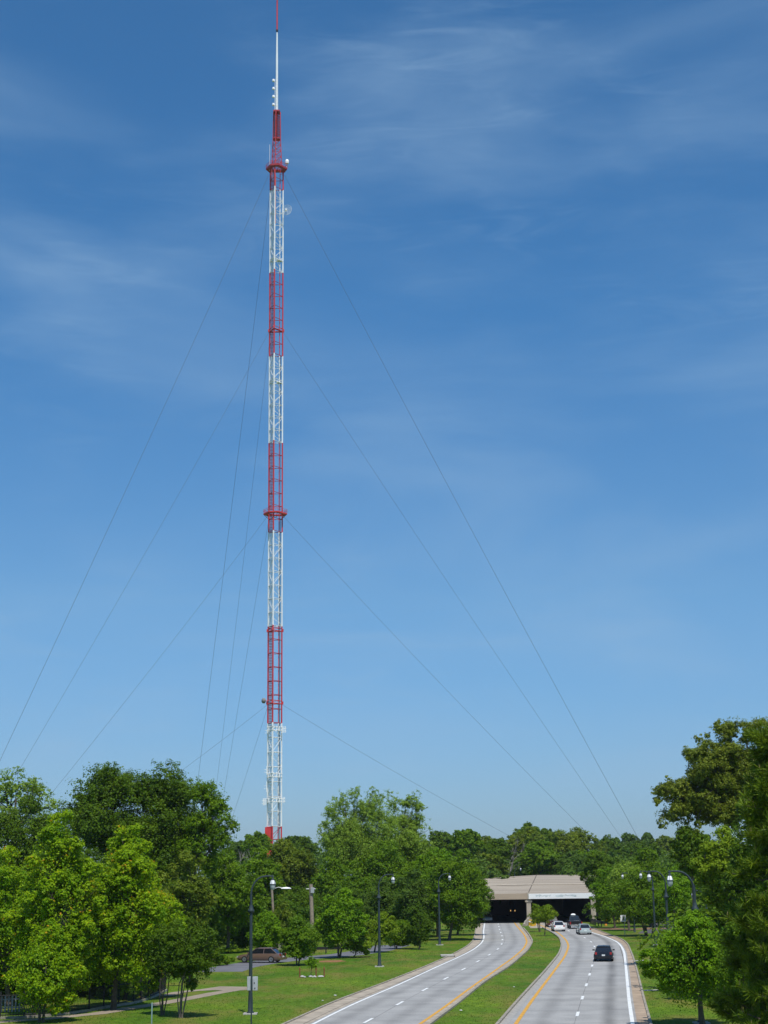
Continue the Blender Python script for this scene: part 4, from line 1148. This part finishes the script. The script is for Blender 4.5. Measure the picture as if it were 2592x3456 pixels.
# white porch of a house between the left trees
d = 232.0
a = P(728, 3199, d); b = P(773, 3170, d)
hs = empty('house', (a.x, d, 0)); tag(hs, 'small white house with an open dark porch glimpsed between the left trees', 'house')
w = b.x - a.x; zt_h = b.z; zw = mat('white_clapboard', (.66, .66, .66), .7)
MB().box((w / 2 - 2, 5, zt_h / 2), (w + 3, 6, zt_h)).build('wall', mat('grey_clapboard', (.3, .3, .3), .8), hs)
MB().box((w / 2, 1.0, zt_h - .25), (w + .3, 2.2, .5)).build('porch_beam', zw, hs)
for x in (.08, w - .1): MB().box((x, 0, zt_h / 2), (.28, .28, zt_h)).build('porch_column', zw, hs)
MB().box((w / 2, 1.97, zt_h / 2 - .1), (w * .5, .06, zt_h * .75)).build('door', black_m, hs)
MB().loft([[(-4, 1.5, zt_h + .02), (w, 1.5, zt_h + .02), (w, 5, zt_h + 2.4), (-4, 5, zt_h + 2.4)], [(-4, 8.6, zt_h - .1), (w, 8.6, zt_h - .1), (w, 5.1, zt_h + 2.4), (-4, 5.1, zt_h + 2.4)]]).build('roof', mat('grey_shingles', (.12, .12, .12), .9), hs)

# ------------------------------------------------------------------ trees
def dg(px, py): return G(px, py).y
B2 = bark
# bright maples at lower left
MG = 'bright young maples at lower left'
tree('maple_tree', 'bright yellow-green maple with reddish shoot tips, tallest of the lower left group', 20, 355, 2735, 3400, 108, 'maple', 120, 36000, .25, 150, cone=.55, stems=2, group=MG, crad=.145, limbs=True, base_z=0)
tree('maple_tree', 'bright maple cut by the left picture edge with orange-tinged upper leaves', -170, 150, 2860, 3420, 116, 'maple', 30, 22000, .25, 70, cone=.35, group=MG, crad=.24)
tree('maple_tree', 'bright maple right of the tallest one, with a straight dark trunk', 235, 610, 2790, 3375, 112, 'maple', 384, 36000, .25, 150, cone=.58, group=MG, crad=.145)
tree('maple_tree', 'lower bright maple whose trunk stands just left of the path bend', 320, 625, 2980, 3375, 121, 'maple', 422, 18000, .26, 80, group=MG, crad=.2)
tree('maple_tree', 'small bright maple in front, its low leaves hanging over the path', 20, 290, 3130, 3445, 103, 'maple', 139, 12000, .24, 60, stems=2, group=MG, crad=.2)
tree('maple_tree', 'shaded maple behind the path with trunk between the two bright ones', 220, 470, 2980, 3380, 124, 'mid', 341, 12000, .26, 50, group=MG, crad=.28)
# dull multi-stem small trees with the fan of thin stems
tree('crape_myrtle', 'dull green small tree with a fan of several thin stems beside the footpath', 555, 752, 3095, 3335, 105, 'dark', 612, 15000, .17, 70, stems=6, bark_m=bark_pale, crad=.2, fork=.15, limbs=True, trunk_r=.04)
tree('crape_myrtle', 'darker slender multi-stem tree left of the fan-stemmed one', 490, 650, 3110, 3325, 107, 'dark', 550, 9000, .17, 50, stems=4, crad=.22, fork=.15, trunk_r=.04)
# big crowns on the left skyline
tree('shade_tree', 'huge dark green domed tree on the left skyline', 215, 640, 2572, 3060, 175, 'dark', None, 52000, .36, 240, crad=.13, top=.15, depth=.8, blobs=[(380, 2660, 85), (300, 2700, 80), (470, 2680, 90), (570, 2665, 85), (640, 2680, 70), (255, 2770, 65), (350, 2800, 110), (480, 2820, 120), (600, 2800, 110), (420, 2900, 110), (560, 2900, 100)])
tree('shade_tree', 'thinner tree leaning right on the left skyline, branches showing against the sky', 600, 800, 2610, 3000, 172, 'mid', 640, 12000, .30, 120, crad=.10, top=.05, trunk_r=.22, blobs=[(690, 2680, 55), (730, 2720, 50), (760, 2780, 45), (785, 2810, 25), (740, 2840, 50), (690, 2780, 60), (660, 2860, 60), (700, 2920, 50)])
tree('pale_tree', 'sparse pale green tree against the sky at the far left edge', -90, 195, 2590, 2860, 190, 'pale', None, 5500, .34, 60, crad=.18, top=.1)
tree('shade_tree', 'dark tree filling the gap under the pale tree at the left edge', -80, 240, 2690, 3080, 180, 'dark', None, 26000, .36, 80, crad=.24)
tree('shade_tree', 'dark bushy tree at the foot of the left skyline dome', 60, 330, 2800, 3150, 165, 'dark', None, 18000, .34, 60, crad=.26)
# middle left mass
tree('shade_tree', 'brownish-green tree below the left skyline dome, right of the bright maples', 520, 730, 2880, 3210, 160, 'brown', None, 15000, .30, 60, crad=.24)
tree('shade_tree', 'dark tree directly behind the footpath lawn, left of the side street', 570, 722, 2960, 3200, 166, 'dark', None, 12000, .30, 50, crad=.26)
tree('shade_tree', 'mid green tree left of the nearest lamp post, high on the bank', 650, 890, 2870, 3160, 190, 'mid', None, 16000, .34, 60, crad=.25)
tree('shade_tree', 'feathery green tree behind the nearest lamp post', 770, 960, 2860, 3150, 215, 'mid', None, 12000, .36, 50, crad=.25)
tree('shade_tree', 'low spreading dark tree whose trunk stands behind the brown car', 778, 868, 3095, 3232, 195, 'dark', 830, 7000, .28, 36, crad=.3)
tree('street_tree', 'rounded fresh green tree overhanging the brown car', 836, 955, 3072, 3240, 180, 'bright', 885, 9000, .26, 36, crad=.3)
tree('street_tree', 'leafy green tree with a short trunk between the brown car and the staked sapling', 946, 1084, 3095, 3245, dg(1004, 3259), 'mid', 1004, 11000, .25, 42, crad=.28, stems=2)
tree('street_tree', 'dark green twin-trunk tree standing over red bare soil', 1068, 1240, 3000, 3212, dg(1145, 3234), 'bright', 1145, 17000, .27, 60, crad=.24, stems=2, cone=.3)
tree('street_tree', 'low yellow-green tree with thin trunk right of the twin-trunk tree', 1160, 1262, 3160, 3222, dg(1195, 3231), 'yellow', 1195, 4500, .24, 24, crad=.3)
tree('street_tree', 'light green tree with layered branches behind the second lamp post', 1228, 1345, 3076, 3205, dg(1266, 3215), 'yellow', 1264, 6500, .24, 34, crad=.26, shape='umbrella')
tree('round_bush', 'round mid green bush with a short stem right of the second lamp post', 1298, 1412, 3106, 3200, dg(1339, 3203), 'mid', 1339, 9000, .22, 34, crad=.34, cat='bush')
tree('round_bush', 'tall dark bush touching the ground between the round bush and the third lamp', 1378, 1460, 3050, 3202, dg(1415, 3205), 'dark', 1415, 9000, .24, 34, crad=.32, cat='bush')
tree('evergreen_tree', 'dull blue-green rounded tree behind the second lamp post', 1205, 1370, 2965, 3170, 225, 'blue', None, 13000, .32, 44, crad=.3)
tree('evergreen_tree', 'blue-green oval tree between the second and the third lamp posts', 1325, 1460, 2935, 3170, 220, 'blue', None, 13000, .32, 44, crad=.3)
CG = 'trees clustered left of the underpass'
tree('shade_tree', 'large rounded green tree with a pale trunk just left of the underpass mouth', 1455, 1650, 2865, 3160, dg(1516, 3174), 'mid', 1516, 26000, .32, 80, crad=.24, group=CG)
tree('shade_tree', 'darker tree with black trunk on the left side of the cluster by the third lamp', 1400, 1540, 2890, 3135, dg(1477, 3163), 'mid', 1477, 13000, .32, 50, crad=.27, group=CG)
tree('shade_tree', 'dense tree whose right edge overhangs the left underpass mouth', 1500, 1662, 2900, 3148, dg(1544, 3163) + 6, 'dark', 1544, 15000, .32, 54, crad=.27, group=CG)
# behind, around the foot of the mast
tree('shade_tree', 'bronze-green broad tree in front of the red foot of the mast', 872, 1075, 2832, 3080, 262, 'brown', None, 16000, .42, 60, crad=.24, top=.15)
tree('shade_tree', 'rounded green tree right of the bronze one in front of the mast foot', 1035, 1215, 2900, 3100, 245, 'mid', None, 13000, .38, 50, crad=.26)
tree('shade_tree', 'tall airy fresh green tree against the sky right of the mast', 1062, 1330, 2650, 3010, 255, 'pale', None, 46000, .30, 260, crad=.11, top=.15, trunk_r=.3, blobs=[(1100, 2775, 36), (1085, 2800, 25), (1125, 2735, 40), (1150, 2710, 36), (1200, 2690, 40), (1262, 2668, 34), (1300, 2700, 40), (1240, 2740, 60), (1160, 2780, 60), (1200, 2830, 80), (1120, 2820, 50), (1290, 2800, 70), (1150, 2880, 80), (1260, 2890, 80)])
tree('shade_tree', 'airy sky-pierced tree just right of the tall fresh green one beside the mast', 1300, 1465, 2672, 3000, 262, 'pale', None, 19000, .30, 150, crad=.11, top=.12, trunk_r=.22, blobs=[(1395, 2690, 28), (1415, 2725, 30), (1375, 2710, 30), (1335, 2720, 36), (1345, 2780, 50), (1400, 2780, 40), (1440, 2795, 24), (1460, 2785, 10), (1380, 2850, 70), (1330, 2860, 60), (1430, 2850, 40)])
tree('shade_tree', 'broad green tree under the tall airy pair', 1170, 1420, 2840, 3080, 250, 'mid', None, 20000, .38, 70, crad=.24)
tree('shade_tree', 'green tree rising behind the third lamp post', 1380, 1580, 2860, 3080, 255, 'bright', None, 14000, .38, 54, crad=.26)
tree('shade_tree', 'dark low tree behind the wooden utility poles', 900, 1090, 2990, 3200, 225, 'dark', None, 13000, .34, 50, crad=.28)
tree('shade_tree', 'dark low tree behind the twin-trunk tree', 1060, 1240, 2990, 3190, 230, 'dark', None, 12000, .34, 48, crad=.28)
tree('shade_tree', 'brownish small tree between the nearest lamp and the thick wooden pole', 900, 1010, 3040, 3190, 205, 'brown', None, 6000, .3, 34, crad=.28)
tree('shade_tree', 'dark tree between the house porch and the nearest lamp post', 640, 800, 3040, 3190, 245, 'dark', None, 9000, .36, 40, crad=.3)
tree('round_bush', 'low yellow-green bush below the white porch', 735, 830, 3201, 3240, 190, 'yellow', None, 3500, .22, 20, crad=.5, cat='bush', limbs=False)
tree('round_bush', 'low dark shrub by the end of the left lawn near the dull multi-stem tree', 690, 790, 3225, 3285, 165, 'mid', None, 4500, .22, 22, crad=.45, cat='bush')
tree('shade_tree', 'dense mid green tree above the roof line of the brown car', 800, 930, 2960, 3180, 218, 'mid', None, 12000, .32, 50, crad=.27)
tree('shade_tree', 'dark green tree left of the white porch, behind the dull multi-stem trees', 560, 735, 2990, 3215, 178, 'dark', None, 13000, .30, 50, crad=.27)
tree('shade_tree', 'leafy tree between the second lamp post and the dark blue-green trees', 1130, 1300, 2930, 3140, 236, 'mid', None, 14000, .34, 54, crad=.26)
# staked sapling
g = G(1050, 3298)
tree('sapling', 'thin staked sapling with a tuft of leaves on the left lawn', 1030, 1074, 3222, 3272, g.y, 'bright', 1051, 900, .2, 14, crad=.3, trunk_r=.03)
for i, (dx, dy, lab) in enumerate([(-1.0, 0, 'short red wooden stake left of the sapling'), (.45, -.25, 'short red wooden stake nearest the sapling stem'), (1.15, .1, 'short red wooden stake right of the sapling')]):
    o = MB().lathe((0, 0, 0), [(.05, 0), (.05, .75), (.055, .8), (.02, .86)], 6).build('stake', mat('red_stained_wood', (.25, .07, .04), .9), None, loc=(g.x + dx, g.y + dy, 0)); tag(o, lab, 'stake', 'stakes round the sapling')
rr = random.Random(8)
mb = MB()
for i in range(16):
    x, y, r_ = rr.uniform(-1.0, 1.0), rr.uniform(-.5, .4), rr.uniform(.08, .2)
    mb.lathe((x, y, 0), [(r_ * .6, 0), (r_, r_ * .3), (r_ * .7, r_ * .8), (r_ * .1, r_ * .95)], 6)
o = mb.build('rock_bed', mat('pale_rock', (.45, .43, .42), .9)); o.location = (g.x, g.y, 0); tag(o, 'ring of pale rocks round the staked sapling', 'rocks', kind='stuff')
# median tree
tree('median_tree', 'small yellow-green tree with slim trunk on the tip of the grass median', 1812, 1882, 3054, 3122, dg(1838, 3159), 'yellow', 1837, 5200, .20, 30, crad=.28, shape='umbrella', trunk_r=.07, fork=.3)
tree('median_tree', 'paler multi-stem small tree just left behind the median tip tree', 1782, 1838, 3050, 3125, dg(1822, 3145), 'yellow', 1820, 3200, .20, 24, crad=.28, stems=4, bark_m=bark, trunk_r=.06, fork=.4)
# right verge
tree('cedar_tree', 'dark pointed cedar with drooping tips before the right end of the underpass roof', 1960, 2060, 2878, 3012, 262, 'dark', None, 11000, .34, 44, crad=.28, cone=.25, base_z=2)
RG = 'street trees on the right verge'
tree('street_tree', 'bright green street tree touching the right end of the underpass', 1992, 2110, 2925, 3118, dg(2075, 3133), 'bright', 2075, 16000, .28, 56, crad=.27, group=RG)
tree('street_tree', 'grey-green street tree behind the two slimmer right lamp posts', 2062, 2230, 2935, 3128, dg(2150, 3160), 'mid', 2180, 21000, .28, 70, crad=.25, group=RG, stems=3)
tree('street_tree', 'small green street tree whose dark trunk stands by the third right lamp', 2140, 2275, 2990, 3130, dg(2200, 3168), 'mid', 2200, 12000, .26, 46, crad=.28, group=RG)
tree('street_tree', 'rounded green street tree left of the right side street', 2215, 2330, 2960, 3080, 190, 'bright', None, 8000, .26, 36, crad=.3, group=RG)
tree('shade_tree', 'dark rounded tree top rising behind the right street trees', 2125, 2250, 2864, 3040, 262, 'mid', None, 12000, .36, 46, crad=.27)
tree('shade_tree', 'bright green tree between the dark rounded top and the oak', 2235, 2400, 2890, 3070, 225, 'bright', None, 12000, .34, 50, crad=.26)
tree('shade_tree', 'silvery green tree behind the slim lamp heads', 2050, 2180, 2905, 3020, 245, 'pale', None, 7000, .34, 36, crad=.28)
tree('shade_tree', 'dark tree behind the cedar at the end of the roof', 2000, 2120, 2890, 3060, 300, 'dark', None, 9000, .42, 40, crad=.28)
tree('oak_tree', 'huge olive brown oak crown against the sky on the right', 2196, 2760, 2432, 2830, 150, 'olive', 2440, 90000, .26, 380, crad=.075, depth=.7, trunk_r=.35, fork=.2, blobs=[(2215, 2705, 24), (2240, 2665, 42), (2245, 2630, 22), (2300, 2660, 55), (2240, 2770, 32), (2290, 2750, 48), (2345, 2560, 42), (2375, 2510, 38), (2360, 2620, 60), (2430, 2460, 36), (2460, 2470, 45), (2450, 2540, 60), (2530, 2470, 48), (2580, 2450, 45), (2540, 2560, 60), (2430, 2640, 75), (2400, 2580, 62), (2500, 2600, 70), (2480, 2770, 40), (2400, 2765, 45), (2560, 2700, 90), (2330, 2700, 50), (2370, 2720, 60), (2450, 2730, 60), (2330, 2800, 34), (2500, 2650, 65), (2640, 2500, 80), (2640, 2640, 90)])
tree('ivy_clad_tree', 'dark ivy-clad trunk mass hanging under the left part of the oak crown', 2262, 2410, 2790, 2960, 148, 'dark', None, 11000, .30, 36, crad=.3)
tree('shade_tree', 'tall yellow-green tree behind the largest right lamp', 2345, 2560, 2790, 3120, 118, 'yellow', None, 30000, .24, 90, crad=.22)
tree('shade_tree', 'dark green tree filling the right edge below the oak', 2440, 2700, 2650, 3250, 112, 'dark', None, 26000, .28, 80, crad=.24)
tree('dogwood_tree', 'leafy green foreground tree with a thin dark trunk on the right verge', 2178, 2500, 3075, 3425, 96, 'bright', 2369, 28000, .20, 120, crad=.15, shape='umbrella', trunk_r=.16, fork=.2)
tree('understory_tree', 'dark fine-leaved tree between the foreground tree and the pine', 2405, 2620, 3090, 3440, 90, 'mid', None, 22000, .16, 70, crad=.24)

# pine with needle tufts at the right edge
def pine(name, label, xl, xr, yt, yb, d, seed):
    rng = np.random.default_rng(seed)
    a = P(xl, (yt + yb) / 2, d); b = P(xr, (yt + yb) / 2, d); cx = (a.x + b.x) / 2; rx = (b.x - a.x) / 2
    zt = P((xl + xr) / 2, yt, d).z; zb = P((xl + xr) / 2, yb, d).z
    root = empty(name, (cx, d, 0)); tag(root, label, 'pine')
    mb = MB(); mb.tube([(0, 0, -.2), (.05, 0, zt * .5), (0, 0, zt)], [.22, .15, .03], 8)
    tips = []; dirs = []
    z = max(.5, zb)
    while z < zt - .3:
        f = 1 - (z - zb) / (zt - zb)
        reach = rx * (min(1, .25 + 1.25 * f) if f < .6 else 1.0)
        for q in range(5):
            az = rng.uniform(0, 2 * PI); r_ = reach * rng.uniform(.75, 1.08)
            base = Vector((0, 0, z)); end = Vector((math.cos(az) * r_, math.sin(az) * r_, z + .15 * r_ + rng.uniform(-.2, .3)))
            pts = [base, base.lerp(end, .5) - Vector((0, 0, .12 * r_)), end]
            mb.tube(pts, [.05, .035, .012], 5)
            for s in range(9):
                t = rng.uniform(.3, 1) ** .8
                p = base.lerp(end, t) - Vector((0, 0, .12 * r_ * math.sin(PI * t)))
                sd_ = Vector((rng.normal(), rng.normal(), .5 * abs(rng.normal()) + .25)).normalized() * rng.uniform(.25, .75)
                tip = p + sd_; mb.tube([p, tip], [.014, .008], 4)
                tips.append(tip); dirs.append((sd_.normalized() + Vector((0, 0, .5))).normalized())
                tips.append(p + sd_ * .5); dirs.append(sd_.normalized())
            tips.append(end); dirs.append(Vector((math.cos(az) * .5, math.sin(az) * .5, .8)).normalized())
        z += .42
    mb.build('trunk', bark, root, True)
    T = np.array(tips); D = np.array(dirs); k = 26; n = len(T)
    idx = np.repeat(np.arange(n), k)
    nd = unit(D[idx] * .75 + rng.normal(size=(n * k, 3)) * .62)
    ln = rng.uniform(.22, .42, (n * k, 1)); start = T[idx] - D[idx] * rng.uniform(0, .22, (n * k, 1))
    end = start + nd * ln + np.array([0, 0, -.03])
    sd_ = unit(np.cross(nd, rng.normal(size=(n * k, 3)))) * .017
    q = np.stack([start - sd_, end - sd_ * .4, end + sd_ * .4, start + sd_], 1)
    var = np.clip(rng.beta(2, 2, n * k) * .7 + np.repeat(rng.uniform(-.1, .35, n), k), 0, 1)
    quads_mesh('crown', q, var, LM['pine'], root)
    sel = rng.choice(n, n // 9, replace=False)
    q2 = []
    for i in sel:
        for j in range(3):
            p = T[i] + np.array([rng.uniform(-.03, .03), rng.uniform(-.03, .03), .02]); l = rng.uniform(.12, .22)
            w = np.array([math.cos(j * 2.1), math.sin(j * 2.1), 0]) * .014
            q2.append([p - w, p - w * .5 + [0, 0, l], p + w * .5 + [0, 0, l], p + w])
    quads_mesh('new_shoots', np.array(q2), rng.uniform(0, 1, len(q2)), LM['candle'], root)
pine('pine_tree', 'tall pine with long needle tufts and tan shoots cut by the right picture edge', 2490, 2790, 2470, 3560, 60, 21)
pine('pine_tree', 'lower pine boughs with tan candles at the bottom right corner', 2420, 2700, 3050, 3560, 63, 22)

# distinct crowns of the far treeline
FG = 'crowns of the far treeline'
ft = [
 ('small rounded tree on the far skyline just left of the red mast foot', 826, 905, 2810, 2900, 420, 'mid'),
 ('low dark tree on the far skyline right of the mast foot', 945, 1060, 2822, 2920, 430, 'dark'),
 ('far skyline tree at the foot of the leaning left tree', 770, 850, 2838, 2910, 440, 'blue'),
 ('dark domed tree on the far skyline right of the airy tree pair', 1440, 1540, 2806, 2960, 400, 'dark'),
 ('rounded dome on the far skyline left of the bare tree', 1535, 1618, 2797, 2960, 390, 'mid'),
 ('brown-tinged low crown just left of the bare grey tree', 1600, 1690, 2822, 2950, 400, 'brown'),
 ('dark green tree below the bare tree, left of the roof crease', 1630, 1715, 2830, 2975, 372, 'dark'),
 ('highest dark crown on the far skyline, right of the bare tree', 1745, 1830, 2781, 2900, 470, 'dark'),
 ('broad bronze-green dome below the highest far crown', 1715, 1850, 2792, 2970, 410, 'brown'),
 ('rich green tree standing right behind the underpass roof', 1765, 1880, 2838, 2975, 375, 'mid'),
 ('small dark crown between the two bronze domes on the skyline', 1815, 1868, 2797, 2900, 450, 'dark'),
 ('broad bronze dome on the skyline right of centre above the roof', 1858, 2015, 2794, 2960, 420, 'brown'),
 ('dark green low tree behind the middle of the roof', 1880, 1985, 2880, 2975, 372, 'blue'),
 ('mid green tree behind the right part of the roof', 1940, 2050, 2870, 2975, 385, 'mid'),
 ('dark rounded crown on the skyline right of the bronze dome', 2020, 2090, 2822, 2930, 520, 'dark'),
 ('low even crown on the right skyline', 2080, 2165, 2820, 2930, 560, 'blue'),
 ('tiny round tree standing proud of the right skyline', 2168, 2202, 2812, 2860, 600, 'blue'),
 ('right-hand skyline crown next to the oak', 2190, 2330, 2824, 2930, 540, 'brown'),
 ('far crown in the gap left of the yellow-green right trees', 2090, 2230, 2850, 2960, 420, 'dark'),
 ('shaded tree left of the underpass roof end', 1610, 1700, 2880, 3000, 345, 'brown'),
]
for (lab, a, b, t, bt, d, k) in ft:
    ww = (b - a) * .16; tree('far_tree', lab, a - ww, b + ww, t, min(bt, t + (b - a) * 1.1 + 20), d, k, None, 9000, .0016 * d, 80, crad=.24, top=.25, group=FG, limbs=True, depth=.9, trunk_r=.3)
# bare grey tree
def bare(label, xl, xr, yt, yb, d, seed):
    rng = np.random.default_rng(seed); a = P(xl, yb, d); b = P(xr, yb, d); cx = (a.x + b.x) / 2; zt = P(xl, yt, d).z
    root = empty('bare_tree', (cx, d, 0)); tag(root, label, 'tree')
    mb = MB(); 
    def grow(p, v, l, r_, dep):
        e = p + v * l; m = p.lerp(e, .5) + Vector(rng.normal(size=3) * l * .06)
        mb.tube([p, m, e], [r_, r_ * .85, r_ * .65], 5)
        if dep == 0: return
        for q in range(3):
            nv = (v + Vector(rng.normal(size=3)) * .48 + Vector((0, 0, .12))).normalized(); grow(e, nv, l * rng.uniform(.58, .8), r_ * .6, dep - 1)
    H_ = zt
    grow(Vector((0, 0, 0)), Vector((0, 0, 1)), H_ * .30, .30, 5)
    mb.build('trunk', mat('grey_dead_wood', (.26, .23, .20), .95, var=.2), root)
bare('bare grey leafless tree on the skyline left of the highest far crown', 1670, 1740, 2806, 2900, 385, 4)
bare('thin leafless twigs beyond the leaning left skyline tree', 770, 830, 2822, 2900, 300, 9)
# the far woods: one continuous mass behind everything
def woods(name, label, rows, kind, seed, leaf):
    rng = np.random.default_rng(seed); Q = []; V = []
    for (x0, x1, d, n, h0, h1) in rows:
        for i in range(n):
            x = x0 + (x1 - x0) * (i + rng.uniform(-.4, .4)) / n; dd = d + rng.uniform(-12, 12); h = rng.uniform(h0, h1); w = rng.uniform(7, 11)
            k = 14
            dr = unit(rng.normal(size=(k, 3)) + np.array([0, 0, .3])); cen = dr * rng.uniform(.4, .9, (k, 1)) * np.array([w * .6, w * .5, h * .42]) + np.array([x, dd, h * .52])
            q, v = clump_leaves(rng, cen, rng.uniform(1.8, 3.2, k), 1500, leaf)
            Q.append(q); V.append(np.clip(v + rng.uniform(-.2, .2), 0, 1))
    o = quads_mesh(name, np.concatenate(Q), np.concatenate(V), LM[kind]); tag(o, label, None, None, 'stuff')
def X(px, d): return P(px, 2900, d).x
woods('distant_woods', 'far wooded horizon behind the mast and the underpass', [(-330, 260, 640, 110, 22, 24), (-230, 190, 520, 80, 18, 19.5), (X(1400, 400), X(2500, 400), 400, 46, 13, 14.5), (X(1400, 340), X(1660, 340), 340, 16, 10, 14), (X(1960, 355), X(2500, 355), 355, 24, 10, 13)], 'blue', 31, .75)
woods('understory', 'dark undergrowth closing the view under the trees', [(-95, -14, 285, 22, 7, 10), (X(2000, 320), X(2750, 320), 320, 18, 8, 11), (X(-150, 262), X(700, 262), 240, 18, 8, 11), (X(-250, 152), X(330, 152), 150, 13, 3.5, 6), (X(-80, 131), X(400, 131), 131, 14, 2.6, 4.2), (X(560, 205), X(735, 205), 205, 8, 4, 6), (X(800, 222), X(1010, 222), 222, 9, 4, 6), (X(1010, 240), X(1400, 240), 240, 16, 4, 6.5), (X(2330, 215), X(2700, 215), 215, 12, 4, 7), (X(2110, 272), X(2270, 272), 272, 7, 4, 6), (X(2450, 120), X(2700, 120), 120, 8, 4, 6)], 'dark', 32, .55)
# ------------------------------------------------------------------ thin haze
hz = MB().box((0, 700, 165), (1900, 2000, 334)).build('haze', None)
tag(hz, kind='stuff')
hm = bpy.data.materials.new('haze_air'); hm.use_nodes = True; ht = hm.node_tree
for n in list(ht.nodes): ht.nodes.remove(n)
pv = N(ht, 'ShaderNodeVolumePrincipled'); pv.inputs['Color'].default_value = (.84, .91, 1, 1); pv.inputs['Density'].default_value = .00007; pv.inputs['Anisotropy'].default_value = .3
oo = N(ht, 'ShaderNodeOutputMaterial'); ht.links.new(pv.outputs[0], oo.inputs['Volume'])
hz.data.materials.append(hm)
print('objects', len(bpy.data.objects), 'quads', sum(len(m.polygons) for m in bpy.data.meshes))
